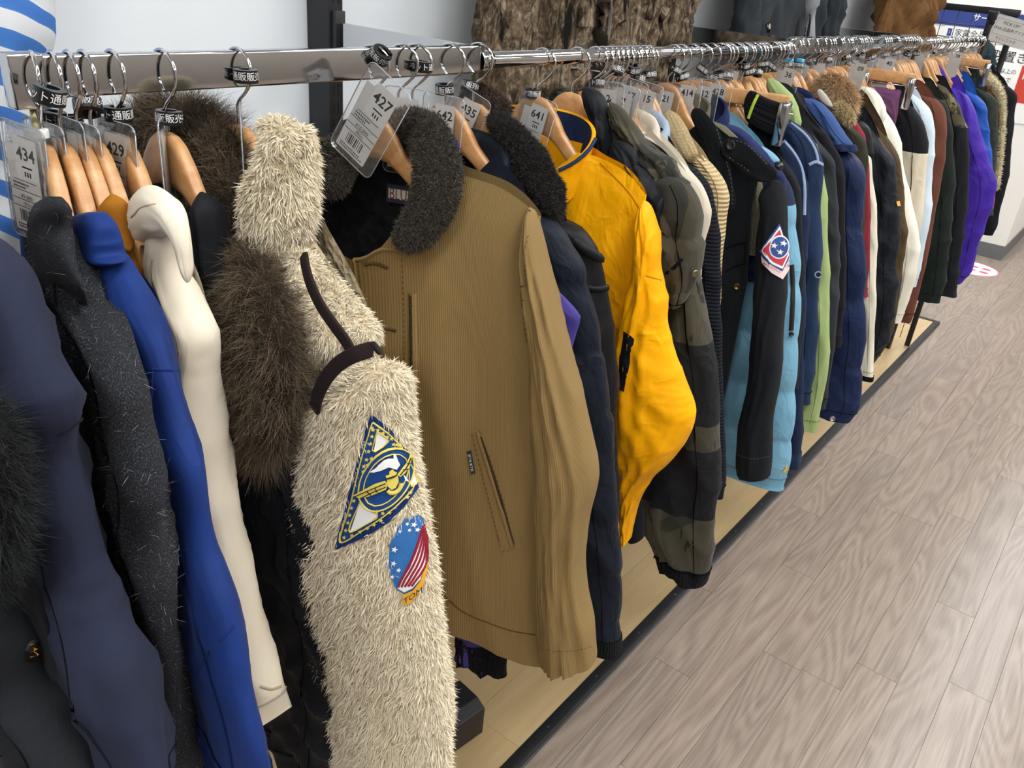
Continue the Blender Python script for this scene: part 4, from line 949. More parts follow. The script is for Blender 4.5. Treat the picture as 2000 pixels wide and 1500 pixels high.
W1 = [(697, 958), (715, 948), (735, 936), (752, 931), (757, 937), (755, 948), (742, 954), (725, 961), (708, 963)]; W2 = [(771, 921), (776, 912), (784, 898), (789, 880), (791, 890), (789, 908), (783, 919), (776, 926)]
g.patch('wing', sl, W1, PY, OF + 0.0064, p1, step=7); g.patch('wing', sl, W2, PY, OF + 0.0064, p1, step=7)
for q in ([(700, 960), (730, 946), (753, 936)], [(712, 963), (735, 951), (754, 943)], [(722, 950), (730, 958)], [(735, 943), (741, 953)], [(775, 922), (784, 908), (789, 890)], [(779, 912), (787, 912)], [(784, 900), (790, 902)]): outline('wing_line', q, .0006, PK, OF + 0.0074, p1)
g.patch('shield', sl, [(755, 929), (764, 925), (772, 922), (774, 935), (770, 946), (764, 949), (757, 942)], PY, OF + 0.0068, p1, step=7)
g.patch('anchor', sl, [(758, 913), (763, 909), (766, 914), (770, 916), (769, 921), (754, 926), (752, 921), (758, 919)], PY, OF + 0.0068, p1, step=6)
outline('anchor_fluke', [(757, 951), (763, 957), (771, 956), (778, 948), (779, 938)], .0032, PY, OF + 0.0064, p1); outline('anchor_rope', [(754, 927), (764, 925), (770, 921)], .0008, PK, OF + 0.0080, p1)
sts = [(728, 832), (736, 833), (745, 839), (752, 847), (759, 851), (726, 845), (724, 859), (721, 874), (718, 890), (714, 903), (698, 970), (694, 984), (691, 998), (688, 1013), (684, 1028), (681, 1042), (696, 1038), (711, 1031), (724, 1024), (736, 1017), (748, 1009), (740, 992), (751, 995), (762, 994), (763, 862), (768, 863), (773, 865), (713, 913), (720, 901), (727, 888), (794, 958), (797, 945), (790, 966), (722, 818)][:-1]
for x, y in sts: g.patch('star', sl, star(x, y, 4.6, .2), PY, OF + 0.0048, p1, step=20)
# patch two: oval with stars and stripes, its cartoon figure left out
PS = fabric('patch_sky', '3C78B8', 'twill', '3369A6', scale=2); PR = fabric('patch_red', '9C2A3C', 'twill', scale=2); PG = plain('thread_gold', 'E0A32B', .7)
O2 = [(812, 1003), (822, 1012), (827, 1035), (828, 1070), (826, 1100), (818, 1130), (805, 1148), (790, 1157), (775, 1148), (765, 1125), (760, 1095), (763, 1060), (775, 1030), (790, 1012)]
p2 = g.patch('oval_patch', sl, O2, PS, OF, so, step=8)
g.patch('gold_banner', sl, [(787, 1157), (805, 1149), (818, 1131), (826, 1102), (830, 1085), (830, 1105), (823, 1140), (812, 1162), (800, 1175), (788, 1177)], PG, OF + 0.0012, p2, step=7)
V_, F_ = text_vf('TOM', 17., 'LEFT'); q_ = np.array([[789 + .86 * x + .42 * y * 0 , 1170 - .52 * x * 1.25 - y] for x, y, _ in V_]); P_, N_ = g.onto(sl, q_, OF + 0.0028); g.add('banner_lettering', P_, F_, PK, None, p2, False)
g.patch('white_stripe_field', sl, [(822, 1020), (826, 1040), (827, 1075), (825, 1100), (818, 1127), (805, 1144), (790, 1152), (777, 1144), (800, 1105), (815, 1060)], PW_, OF + 0.0012, p2, step=7)
for k in range(5):
    t0 = k / 5.; a_ = np.array([822, 1022]) + np.array([5, 25]) * t0 * 1.3; b_ = np.array([779, 1141]) + np.array([30, -2]) * t0
    outline('red_stripe', [tuple(a_), tuple((a_ * .5 + b_ * .5) + np.array([4 + 2 * k, 4])), tuple(b_)], .0019, PR, OF + 0.0022, p2)
for x, y, r in ((804, 1021, 6), (810, 1031, 5), (797, 1031, 4), (772, 1068, 6.5), (771, 1095, 6), (780, 1108, 5), (769, 1121, 5), (793, 1019, 4), (781, 1033, 4)): g.patch('star', sl, star(x, y, r, .3), PW_, OF + 0.0026, p2, step=20)
# ------------------------------------------------------------------ beige corduroy deck jacket
KH = fabric('khaki_corduroy', '927A50', 'cord', '7D6740', rough=.9); KHS = fabric('khaki_thread', '5E4A2A', 'plain'); PILE = fabric('black_pile_lining', '1B1B1D', 'pile', '0C0C0D', scale=.55)
g = Garment('deck_jacket', 'beige corduroy jacket with dark pile collar and black lining', 'jacket', .677, 20, .585)
bd = g.body(1.290, .212, 1.272, .238, .288, .745, b=.030, un=.088, drop=.118, zh2=.598, amp=.005, bn=.045, bh=.036, fc=(2, 6), b0=.02)
V, F, uv = bd.grid(110, 121); bo = g.add('body', V, F, KH, uv)
b_ = np.linspace(0, 1, 121); e = bd.f(np.ones(121), b_); g.add('hem_turn', np.concatenate([e, e * [.99, .86, 1] + [0, 0, .004], e * [.97, .6, 1] + [0, 0, .06]]), grid_faces(3, 121), LIN_DARK, np.zeros((363, 2)), bo)
def lin_f(a, b):                                # the pile lining inside the back and the open front
    p = bd.f(a, b).copy(); p[..., 0] *= .965; p[..., 1] = p[..., 1] * .80; p[..., 2] -= .002 + .03 * np.clip((np.abs(p[..., 0]) - .075) / .03, 0, 1) * np.clip(1 - np.asarray(a) / .3, 0, 1); return p
ls = Surf(lin_f, .5, .9); V, F, uv = ls.grid(60, 61, 0., .62, .74, 1.26); g.add('pile_lining', V, F[:, ::-1], PILE, uv)
V, F, uv = ls.grid(50, 61, 0., .62, .26, .74); g.add('front_lining', V, F, PILE, uv)
sl = g.sleeve([(1026, 408, 1042, 402, .012), (1020, 445, 1057, 442, .026), (1014, 495, 1073, 490, .034), (1020, 560, 1091, 556, .037), (1031, 650, 1112, 648, .042), (1036, 760, 1138, 760, .045), (1040, 860, 1163, 868, .045), (1043, 930, 1172, 932, .044), (1046, 1010, 1156, 1012, .043), (1048, 1080, 1146, 1078, .042), (1050, 1150, 1149, 1150, .042), (1053, 1230, 1160, 1230, .042), (1056, 1290, 1163, 1285, .042)], v=-.012, amp=.004, round0=.012, fs=(1, 3)); so = g.cloth_tube('sleeve', sl, KH, 110, 60, inner=LIN_DARK)
far_sleeve(g, .2, 1.235, KH, .68, w=.07, t=.035, inner=LIN_DARK, amp=.003)
KB = fabric('dark_pile_collar', '423D37', 'pile', '25221E', scale=1.3); KF = hairmat('dark_pile_hair', '2B2722', '4A443C', '6B645A', .8)
rows = [(*g.P(x, y, v), w, t) for x, y, v, w, t in ((650, 385, -.040, .018, .012), (652, 345, -.034, .020, .013), (668, 300, -.018, .021, .013), (700, 268, .012, .020, .013), (750, 252, .030, .018, .013), (805, 252, .018, .021, .014), (845, 285, -.022, .024, .015), (855, 345, -.040, .026, .015), (840, 410, -.048, .024, .014), (808, 455, -.052, .020, .013), (775, 474, -.054, .014, .011))]
cs = g.tube(rows, round0=.02, round1=.02, axis=(0, 1, 0), ex=.85); co = g.cloth_tube('collar', cs, KB, 90, 32, capped=False)
fur_on(g, 'collar_pile', cs, 42000, KF, .0048, .0009, parent=co, jit=.6, droop=.1, clump=.004)
# details
g.ribbon('placket_edge', bd, [(690, 488), (697, 560), (707, 640), (716, 720), (730, 830)], .003, KH, .0015, bo)
g.ribbon('neck_binding', bd, [(690, 486), (715, 488), (745, 487), (775, 490), (800, 497)], .004, KH, .001, bo)
for p in ([(698, 500), (704, 560), (714, 640), (722, 720)], [(785, 505), (788, 600), (790, 700), (793, 830)], [(1015, 480), (1018, 560), (1022, 620), (1030, 680)]): g.stitch(bd, p, KHS, parent=bo)
for p in ([(712, 517), (730, 514), (758, 524)], [(742, 644), (758, 643), (774, 646)]): g.ribbon('buttonhole', bd, p, .0042, KHS, .0008, bo, bulge=.0012)
g.ribbon('chest_zip_welt', bd, [(806, 572), (808, 650), (809, 730), (808, 812)], .010, KH, .0016, bo, bulge=.001)
g.ribbon('chest_zip_tape', bd, [(803, 576), (804, 650), (805, 730), (805, 808)], .0042, plain('zip_tape', '2B241A', .8), .0024, bo)
BRASS = plain('brass', '9C8350', .35, 1.0)
zp, zn_ = g.onto(bd, [(804 + .4 * math.sin(i), 578 + i * 3.6) for i in range(64)], .0042)
parts = []
for i, (p, n) in enumerate(zip(zp, zn_)): V, F = boxvf(-.0012, .0012, -.0006, .0006, -.0004, .0004); parts.append((V + p, F))
V, F = join(parts); o = g.add('zip_teeth', V, F, BRASS, None, bo, False); o['kind'] = 'stuff'
P_, N_ = g.onto(bd, [(805, 806), (804, 818), (803, 830)], .004); V, F = wire(P_, .0022, 8); g.add('zip_pull', V, F, BRASS, None, bo)
# front zip along the left front edge
P_, N_ = g.onto(bd, [(655 + .48 * i, 408 + 2.6 * i) for i in range(60)], .003); parts = []
for p in P_: V, F = boxvf(-.0015, .0015, -.0008, .0008, -.0006, .0006); parts.append((V + p, F))
V, F = join(parts); o = g.add('front_zip_teeth', V, F, plain('gold_zip', 'B99B55', .35, 1.), None, bo, False); o['kind'] = 'stuff'
# slanted hand pocket
pk = [(920, 841), (931, 838), (1003, 1070), (981, 1078)]
po = g.patch('hand_pocket', bd, pk, KH, .0012, bo, step=12)
g.ribbon('pocket_welt', bd, [(932, 842), (955, 915), (978, 990), (1000, 1066)], .0046, KH, .0028, bo, bulge=.0016); g.ribbon('pocket_gap', bd, [(938, 852), (960, 915), (982, 990), (1002, 1060)], .003, plain('gap_dark', '2B2010', .9), .0016, bo)
for p in ([(922, 846), (940, 915), (962, 1000), (979, 1072)], [(937, 840), (963, 910), (985, 985), (1006, 1068)], [(981, 1076), (1002, 1070)]): g.stitch(bd, p, KHS, parent=bo, off=.0022)
lb = g.patch('pocket_label', bd, [(912, 880), (921, 877), (930, 922), (921, 925)], plain('label_ink', '20222A', .7), .003, bo, step=8)
V_, F_ = text_vf('BLUE BLUE', 7.2, 'CENTER'); q_ = np.array([[920.8 + .19 * x - y * .95, 901 + .96 * x + .2 * y] for x, y, _ in V_]); P_, N_ = g.onto(bd, q_, .0038); g.add('label_lettering', P_, F_, THREAD_W, None, lb, False)
g.ribbon('hem_seam', bd, [(862, 1158), (900, 1192), (950, 1215), (1000, 1232), (1046, 1240)], .0018, KHS, .0006, bo, bulge=.0003)
g.stitch(sl, [(1058, 1268), (1090, 1272), (1125, 1270), (1158, 1262)], KHS, parent=so); g.ribbon('armhole_seam', sl, [(1022, 600), (1019, 560), (1017, 500), (1024, 450), (1034, 412)], .003, KHS, .0010, so, bulge=.0005); g.stitch(sl, [(1030, 600), (1026, 560), (1024, 505), (1031, 455)], KHS, parent=so, off=.0012)
# neck label inside
LB = plain('woven_label', '1C2238', .7); P0 = g.P(758, 358, .026); P1 = g.P(815, 360, .026); P2 = g.P(757, 392, .026)
W_ = P1[0] - P0[0]; H_ = P0[2] - P2[2]; zc = P2[2]
lb = g.add('neck_label', np.array([[P0[0], .022, zc], [P0[0] + W_, .022, zc], [P0[0] + W_, .022, zc + H_], [P0[0], .022, zc + H_], [P0[0], .026, zc], [P0[0] + W_, .026, zc], [P0[0] + W_, .026, zc + H_], [P0[0], .026, zc + H_]]), [(0, 1, 2, 3), (4, 7, 6, 5), (0, 4, 5, 1), (1, 5, 6, 2), (2, 6, 7, 3), (3, 7, 4, 0)], LB, None, None, False)
V = np.array([[P0[0] + .003, .0214, zc + .005], [P0[0] + W_, .0214, zc + .005], [P0[0] + W_, .0214, zc + H_ - .004], [P0[0] + .003, .0214, zc + H_ - .004]]); g.add('label_field', V, [(0, 1, 2, 3)], plain('label_cream', 'C9BFA8', .7), None, lb, False)
V_, F_ = text_vf('BLUE BLUE', .0135, 'LEFT'); V_ = np.stack([V_[:, 0] + P0[0] + .004, np.full(len(V_), .0208), V_[:, 1] * 1.5 + zc + H_ / 2], 1); g.add('label_lettering', V_, F_, plain('label_wine', '5A2436', .7), None, lb, False)
hanger(.677, 20, 'wooden hanger holding the beige corduroy jacket under tag 427')

# ------------------------------------------------------------------ purple, grey, quilted, leather
PURP = fabric('violet_nylon', '4A4190', 'nylon', '393174', rough=.6)
g = coat('violet_jacket', 'violet nylon jacket squeezed behind the beige corduroy jacket', .722, 20, [(975, 420), (1020, 470), (1070, 545), (1110, 585), (1132, 618), (1128, 660), (1090, 780), (1055, 980), (1015, 1130), (996, 1240), (990, 1320)], w=[.06, .07, .09, .12, .12, .12, .11, .10, .10, .09], thick=.016, mat=PURP, hem=.66, amp=.004, collar='stand', ckw=dict(h=.05, flare=1.02, bn=.008, fd=.02), b=.010, inner=LIN_DARK, hlabel='wooden hanger on the hook right of tag 427', v=.012)
g.band('cuff', g.sl, .93, 1., fabric('black_rib', '111216', 'rib'), g.so)
g = coat('grey_jacket', 'pale grey jacket whose white shoulder shows left of the corduroy collar', .745, 19, [(930, 400), (975, 460), (1000, 560), (1005, 700), (985, 900), (920, 1090), (878, 1200), (874, 1250)], w=.09, thick=.010, mat=fabric('pale_grey_cotton', 'C9CBD2', 'twill', 'B5B7C0'), hem=.68, amp=.002, b=.008, v=.015, hlabel='wooden hanger on the second hook right of tag 427')
g = coat('quilted_coat', 'black navy quilted coat right of the corduroy sleeve on tag 642', .804, 16, [(1070, 425), (1090, 440), (1118, 485), (1143, 525), (1152, 565), (1172, 644), (1187, 743), (1200, 817), (1206, 927), (1213, 1050), (1217, 1200), (1212, 1275)], w=[.09, .10, .12, .13, .14, .15, .15, .15, .15, .14, .13, .12], thick=.030, mat=fabric('black_navy_nylon', '171D28', 'nylon', '10151E', rough=.55), hem=.60, amp=.002, quilt=.088, qd=.005, collar='fold', ckw=dict(bn=.012), b=.02, cat='coat', v=-.005, hlabel='wooden hanger with sticker 642 holding the black navy quilted coat')
g.band('cuff', g.sl, .955, 1., fabric('black_rib', '111216', 'rib'), g.so)
LEA = fabric('black_leather', '1D1E21', 'leather', '121315', rough=.42, sheen=0)
g = coat('leather_jacket', 'black leather jacket with curly black pile collar on tag 435', .858, 13, [(1125, 432), (1150, 462), (1174, 496), (1180, 510), (1193, 560), (1200, 650), (1206, 760), (1210, 900), (1213, 1000), (1210, 1120)], w=[.08, .10, .11, .12, .13], thick=.026, mat=LEA, hem=.72, amp=.004, b=.016, hlabel='wooden hanger with sticker 435 holding the black leather jacket')
g.ribbon('shoulder_flap', g.sl, [(1120, 470), (1150, 492), (1176, 506)], .012, LEA, .003, g.so, bulge=.002); g.ribbon('shoulder_flap', g.sl, [(1140, 560), (1165, 565), (1195, 560)], .008, LEA, .002, g.so, bulge=.0015)
cs = g.sleeve([(950, 232, 975, 218, .012), (962, 250, 1012, 247, .02), (988, 291, 1055, 291, .024), (1008, 340, 1085, 340, .026), (1038, 373, 1101, 373, .024), (1062, 406, 1102, 408, .02), (1082, 430, 1098, 433, .012)], v=-.022, round0=.02, round1=.02, amp=.002); co = g.cloth_tube('pile_collar', cs, fabric('black_pile', '1E1D1C', 'pile', '0E0E0D'), 50, 36, capped=False)
fur_on(g, 'collar_pile', cs, 30000, hairmat('black_pile_hair', '0D0D0C', '252422', '3E3C38', .8), .0055, .0010, parent=co, jit=.7, droop=.1, clump=.005)
rows = [(*g.P(x, y, v), .016, .012) for x, y, v in ((905, 205, .03), (930, 192, .045), (960, 205, .03), (985, 225, .01))]
c2 = g.tube(rows, round0=.02, round1=.01); o = g.cloth_tube('pile_collar', c2, fabric('brown_pile', '43352B', 'pile', '2A211A'), 24, 20, capped=False); fur_on(g, 'collar_pile', c2, 9000, hairmat('brown_pile_hair', '2A211A', '4A3B30', '6B5A4B', .8), .0055, .0008, parent=o, jit=.7)
hv = g.sleeve([(955, 262, 975, 245, .01), (965, 300, 1000, 290, .012), (985, 345, 1015, 335, .012), (1010, 385, 1040, 375, .01)], v=-.012, round0=.02, round1=.02); g.cloth_tube('inner_collar', hv, LEA, 30, 28, capped=False)

# ------------------------------------------------------------------ yellow rain jacket
YEL = fabric('yellow_coated_nylon', 'F2AA04', 'nylon', 'E69A00', rough=.5); NVL = fabric('navy_nylon', '1E2C50', 'nylon', '16213D', rough=.5)
g = Garment('rain_jacket', 'bright yellow rain jacket with navy lined collar on tag 641', 'jacket', .997, 8, .60)
bd = g.body(1.275, .184, 1.252, .205, .225, .70, b=.024, un=.085, drop=.05, amp=.007, bn=.04); bo = g.cloth_body('body', bd, YEL, 90, 90, inner=NVL)
sl = g.sleeve([(1250, 396, 1265, 388, .012), (1244, 425, 1279, 422, .024), (1240, 470, 1289, 468, .031), (1232, 560, 1301, 560, .036), (1205, 640, 1311, 640, .038), (1190, 710, 1328, 708, .042), (1185, 780, 1350, 775, .046), (1192, 850, 1361, 832, .046), (1206, 915, 1325, 888, .040), (1208, 970, 1272, 940, .030), (1212, 1020, 1246, 1000, .024), (1214, 1065, 1230, 1055, .018)], v=-.018, amp=.0035, round0=.012, fs=(3, 9), fc=(4, 12)); so = g.cloth_tube('sleeve', sl, YEL, 120, 60, inner=LIN_DARK)
far_sleeve(g, .18, 1.228, YEL, .75, w=.06, t=.025, amp=.003)
co, cs = stand_collar(g, YEL, NVL, un=.088, bn=.058, zb=1.248, h=.062, flare=1.10, fd=.075, span=2.55, hf=.95, vo=-.008)
g.ribbon('collar_edge', cs, [(1158, 243), (1150, 262), (1135, 285), (1112, 310), (1088, 330)], .004, NVL, .002, co)
YS = fabric('yellow_seam', 'C98600', 'plain')
g.ribbon('seam', bd, [(1172, 318), (1200, 345), (1228, 375), (1250, 408)], .002, YS, .0006, bo, bulge=.0004)
g.ribbon('seam', sl, [(1238, 530), (1260, 538), (1285, 545), (1303, 550)], .002, YS, .0006, so, bulge=.0004)
cu = g.patch('black_arm_panel', sl, [(1218, 645), (1238, 662), (1231, 700), (1217, 765), (1208, 757), (1210, 700)], fabric('black_panel', '101319', 'nylon'), .0025, so, step=5)
cf = g.sleeve([(1222, 1030, 1252, 985, .02), (1228, 1052, 1258, 1050, .02)], v=.02, round0=0); g.cloth_tube('cuff', cf, fabric('black_panel', '101319', 'nylon'), 10, 24)
hanger(.997, 8, 'wooden hanger with sticker 641 holding the yellow jacket')

# ------------------------------------------------------------------ camouflage parkas
CAMO = camo('olive_camo', ('3B382C', '27261F', '484435', '322F26', '1C1C1A'), 12., rough=.95)
g = coat('camo_parka', 'puffy olive camouflage parka with black quilted collar behind yellow jacket', 1.084, 6, [(1338, 345), (1372, 400), (1377, 425), (1372, 470), (1374, 530), (1368, 560), (1350, 590), (1335, 602)], w=[.06, .09, .10, .10, .09, .08, .05, .02], thick=[.03, .04, .045, .045, .04, .035, .03, .02], mat=CAMO, hem=.80, amp=.007, quilt=.085, qd=.005, b=.026, inner=NYL_BLACK, hlabel='wooden hanger inside the black quilted collar', cat='parka', v=-.02, zn=1.30)
yk = g.sleeve([(1180, 205, 1200, 188, .014), (1200, 250, 1252, 258, .024), (1228, 300, 1300, 302, .032), (1255, 345, 1338, 335, .036), (1280, 400, 1368, 385, .036)], v=-.012, round0=.02, round1=.03, amp=.005, quilt=.07, qd=.006); g.cloth_tube('shoulder_panel', yk, CAMO, 60, 44, capped=False)
bk = g.sleeve([(1186, 285, 1204, 262, .012), (1196, 330, 1250, 300, .024), (1218, 390, 1292, 352, .032), (1262, 440, 1318, 415, .030), (1292, 470, 1322, 455, .02)], v=-.045, round0=.02, round1=.03, amp=.008, quilt=.05, qd=.006); g.cloth_tube('quilted_hood', bk, fabric('black_down_nylon', '191C22', 'nylon', '101318', rough=.55), 60, 44, capped=False)
cl = g.sleeve([(1128, 178, 1152, 160, .012), (1140, 205, 1182, 190, .02), (1150, 250, 1194, 240, .022), (1162, 300, 1203, 300, .022), (1175, 360, 1212, 360, .02), (1190, 410, 1215, 405, .015)], v=-.03, round0=.02, round1=.02, amp=.003, quilt=.05, qd=.003); g.cloth_tube('collar', cl, fabric('black_down_nylon', '191C22', 'nylon'), 50, 40, capped=False)
cl = g.sleeve([(1100, 260, 1118, 245, .012), (1092, 225, 1128, 205, .02), (1075, 205, 1130, 175, .02), (1060, 190, 1112, 160, .018)], v=.02, round0=.02, round1=.02, amp=.004); g.cloth_tube('collar_back', cl, CAMO, 40, 36, capped=False)
P_, N_ = g.onto(g.sl, [(1353, 531)], .004); a = np.arange(20) * 2 * math.pi / 20; x_ = np.cross(N_[0], [0, 0, 1]); x_ /= np.linalg.norm(x_); y_ = np.cross(x_, N_[0])
V = np.array([P_[0] + r_ * (x_ * c + y_ * s) + N_[0] * h for r_, h in ((.0055, 0), (.0055, .002), (.004, .003), (.003, .0015)) for c, s in zip(np.cos(a), np.sin(a))]); F = [(i * 20 + j, i * 20 + (j + 1) % 20, (i + 1) * 20 + (j + 1) % 20, (i + 1) * 20 + j) for i in range(3) for j in range(20)] + [tuple(range(60, 80))]
g.add('snap', V, F, plain('antique_brass', '8E8468', .35, 1.), None, g.so)
g.ribbon('cuff_seam', g.sl, [(1300, 535), (1320, 520), (1332, 505)], .005, fabric('black_panel', '101319', 'nylon'), .002, g.so)
BLKP = fabric('black_ripstop', '1B1D20', 'nylon', '131416', rough=.65)
g = coat('panel_jacket', 'camouflage and black panelled jacket with a long hanging sleeve', 1.132, 5, [(1345, 455), (1368, 500), (1380, 560), (1386, 640), (1400, 740), (1406, 850), (1409, 950), (1404, 995), (1398, 1065), (1392, 1110), (1384, 1140)], w=[.05, .07, .09, .10, .11, .13, .14, .15, .14, .11, .09], thick=[.02, .03, .036, .038, .04], mat=CAMO, hem=.66, amp=.006, b=.018, bands=[(0, .27, CAMO), (.27, .49, BLKP), (.49, .56, CAMO), (.56, .775, BLKP), (.775, .95, CAMO), (.95, 1., fabric('black_rib', '111216', 'rib'))], inner=LIN_DARK, hlabel='wooden hanger of the panelled camouflage jacket', v=-.01, fs=(2, 6))
# ------------------------------------------------------------------ the far half of the rail
F_ = fabric
coat('canvas_jacket', 'cream canvas jacket edge between camouflage parka and beige knit', 1.195, 4, [(1285, 262), (1300, 290), (1345, 330), (1376, 368), (1387, 410), (1386, 440), (1378, 470), (1372, 560)], w=.07, thick=.016, mat=F_('cream_canvas', 'D8CFBE', 'twill', 'C9BFAC'), hem=.85, amp=.002, b=.008, collar='fold', sh=(1376, 368), far=False, ckw=dict(fall=.05))
coat('striped_shirt', 'pale blue shirt sliver under the cream canvas jacket', 1.228, 4, [(1285, 262), (1305, 284), (1330, 318), (1340, 400), (1340, 500)], w=.04, thick=.010, mat=F_('pale_blue_cotton', 'A9BED6', 'plain'), hem=.9, amp=.002, b=.006, collar='fold', far=False, cat='shirt', hgroup=None)
coat('rib_cardigan', 'black cardigan with fine ribs left of the beige knit', 1.236, 4, [(1350, 320), (1385, 360), (1400, 410), (1406, 480), (1410, 620), (1414, 800), (1418, 930), (1414, 975)], w=[.05, .07, .08, .09], thick=.020, mat=F_('black_rib_knit', '1B1E27', 'ribx', '101218', scale=.9), hem=.72, amp=.002, b=.008, far=False, cat='cardigan')
BEI = F_('beige_chunky_knit', 'CBB78F', 'knit', 'B09A70', scale=.75); BER = F_('beige_rib_knit', 'CBB78F', 'ribx', 'A8926A', scale=.8)
g = coat('knit_cardigan', 'beige chunky knit cardigan hanging next to tag 21', 1.275, 4, [(1362, 297), (1395, 328), (1415, 355), (1423, 378), (1420, 430), (1414, 480), (1409, 530), (1406, 600)], w=[.03, .035, .045, .05, .045, .03, .02, .02], thick=[.014, .018, .02, .02], mat=BER, hem=.85, amp=.001, b=.008, bodymat=BEI, far=False, sh=(1415, 355), cat='cardigan')
hs = g.sleeve([(1290, 218, 1316, 212, .012), (1290, 245, 1336, 240, .018), (1298, 270, 1352, 272, .020), (1312, 295, 1364, 300, .018), (1335, 320, 1362, 318, .012)], v=-.018, round0=.015, round1=.02, amp=.001); g.cloth_tube('shawl_collar', hs, BEI, 50, 40, capped=False)
# black field jacket with diamond patch
BLD = F_('washed_black_cotton', '23262A', 'denim', '16181B', scale=1.2, rough=.9)
g = Garment('field_jacket', 'washed black field jacket with red and blue diamond sleeve patch', 'jacket', 1.379, 4, .66)
bd = g.body(1.285, .195, 1.232, .215, .225, .68, b=.022, un=.078, drop=.06, amp=.004); bo = g.cloth_body('body', bd, BLD, 80, 80, inner=LIN_DARK)
sl = g.sleeve([(1478, 372, 1527, 337, .022), (1484, 405, 1538, 395, .034), (1478, 470, 1540, 470, .036), (1474, 560, 1538, 560, .036), (1468, 650, 1531, 650, .036), (1460, 750, 1525, 750, .035), (1442, 830, 1512, 822, .034), (1437, 885, 1509, 885, .033), (1440, 925, 1504, 930, .032)], v=-.012, amp=.0016, round0=.025, fs=(2, 5), fc=(3, 8)); so = g.cloth_tube('sleeve', sl, BLD, 110, 56, inner=LIN_DARK)
far_sleeve(g, .195, 1.23, BLD, .75, w=.06, t=.02)
lp = g.sleeve([(1345, 218, 1366, 206, .003), (1360, 255, 1400, 248, .004), (1375, 305, 1420, 305, .004), (1388, 360, 1434, 365, .004), (1398, 405, 1434, 412, .004), (1405, 425, 1425, 428, .003)], v=-.030, round0=.012, round1=.015, amp=.0015); lo = g.cloth_tube('lapel_collar', lp, BLD, 50, 40, capped=False)
ep_ = g.sleeve([(1406, 290, 1422, 266, .004), (1412, 305, 1446, 270, .004), (1436, 325, 1474, 293, .005), (1470, 350, 1508, 323, .006), (1495, 362, 1527, 340, .007)], v=-.034, round0=.003, round1=.015, amp=.001, ex=.6); eo = g.cloth_tube('epaulet', ep_, BLD, 40, 32, capped=False)
ST = plain('faded_thread', '5A5E63', .8)
def disc(g, su, x, y, r, mat, parent, name='button', h=.0022, off=.001, holes=False):
    P_, N_ = g.onto(su, [(x, y)], off); n = N_[0]; a = np.arange(22) * 2 * math.pi / 22; x_ = np.cross(n, [0, 0, 1]); x_ /= np.linalg.norm(x_) + 1e-9; y_ = np.cross(x_, n)
    V = np.array([P_[0] + q * (x_ * c + y_ * s) + n * k for q, k in ((r, -.001), (r, h), (r * .8, h * 1.25), (r * .7, h * .7)) for c, s in zip(np.cos(a), np.sin(a))]); F = [(i * 22 + j, i * 22 + (j + 1) % 22, (i + 1) * 22 + (j + 1) % 22, (i + 1) * 22 + j) for i in range(3) for j in range(22)] + [tuple(range(66, 88))]
    return g.add(name, V, F, mat, None, parent)
disc(g, ep_, 1428, 284, .0075, plain('black_button', '202226', .45), eo)
for p in ([(1412, 300), (1440, 318), (1470, 340)], [(1422, 273), (1450, 278), (1480, 302), (1505, 328)]): g.stitch(ep_, p, ST, parent=eo)
g.stitch(lp, [(1400, 252), (1416, 305), (1429, 360), (1430, 405)], ST, parent=lo)
for p in ([(1418, 485), (1435, 478), (1457, 474)], [(1418, 530), (1436, 520), (1454, 514)], [(1457, 474), (1454, 514)]): g.ribbon('pocket_seam', bd, p, .003, F_('black_seam', '0D0E10', 'plain'), .0012, bo, bulge=.0006)
disc(g, bd, 1439, 559, .006, plain('brass_button', '80683A', .4, 1.), bo)
g.stitch(sl, [(1440, 888), (1470, 896), (1506, 890)], ST, parent=so)
RD = plain('patch_red_thread', 'C2324A', .7); NB = plain('patch_navy_thread', '2B4A8B', .7)
p1 = g.patch('diamond_patch', sl, [(1521, 436), (1541, 498), (1527, 530), (1504, 520), (1484, 490)], NB, .0022, so, step=5)
g.patch('white_edge', sl, [(1521, 441), (1538, 497), (1526, 525), (1506, 515), (1488, 489)], PW_, .0030, p1, step=5)
g.patch('red_field', sl, [(1520, 448), (1535, 496), (1525, 519), (1508, 510), (1492, 488)], RD, .0038, p1, step=5)
g.patch('white_ring', sl, ell(1519, 482, 17.5, 23, .1)[:-1], PW_, .0046, p1, step=5); g.patch('blue_disc', sl, ell(1519, 482, 15, 20, .1)[:-1], NB, .0054, p1, step=5)
for x, y in ((1510, 479), (1525, 475), (1519, 491)): g.patch('star', sl, star(x, y, 6.5, .2), PW_, .0062, p1, step=20)
g.patch('name_ribbon', sl, [(1487, 497), (1505, 517), (1525, 530), (1541, 497), (1539, 525), (1526, 545), (1505, 532), (1490, 512)], plain('ribbon_white_red', 'DEC7CB', .7), .0032, p1, step=8)
V_, F__ = text_vf('KNOXVILLE', 6.4, 'CENTER'); q_ = np.array([[1508 + .8 * x, 523 + .5 * x - y] for x, y, _ in V_]); P_, N_ = g.onto(sl, q_, .004); g.add('ribbon_lettering', P_, F__, RD, None, p1, False)
hanger(1.379, 4, 'wooden hanger with sticker 21 holding the washed black field jacket')
coat('knit_sweater', 'grey green knitted collar sliver right of the field jacket lapel', 1.405, 4, [(1410, 240), (1440, 268), (1470, 300), (1485, 340), (1485, 500)], w=.05, thick=.012, mat=F_('sage_knit', '9B977F', 'knit', '77745F', scale=1.3), hem=.85, amp=.001, b=.006, far=False, collar='rib', ckw=dict(h=.045), cat='sweater')
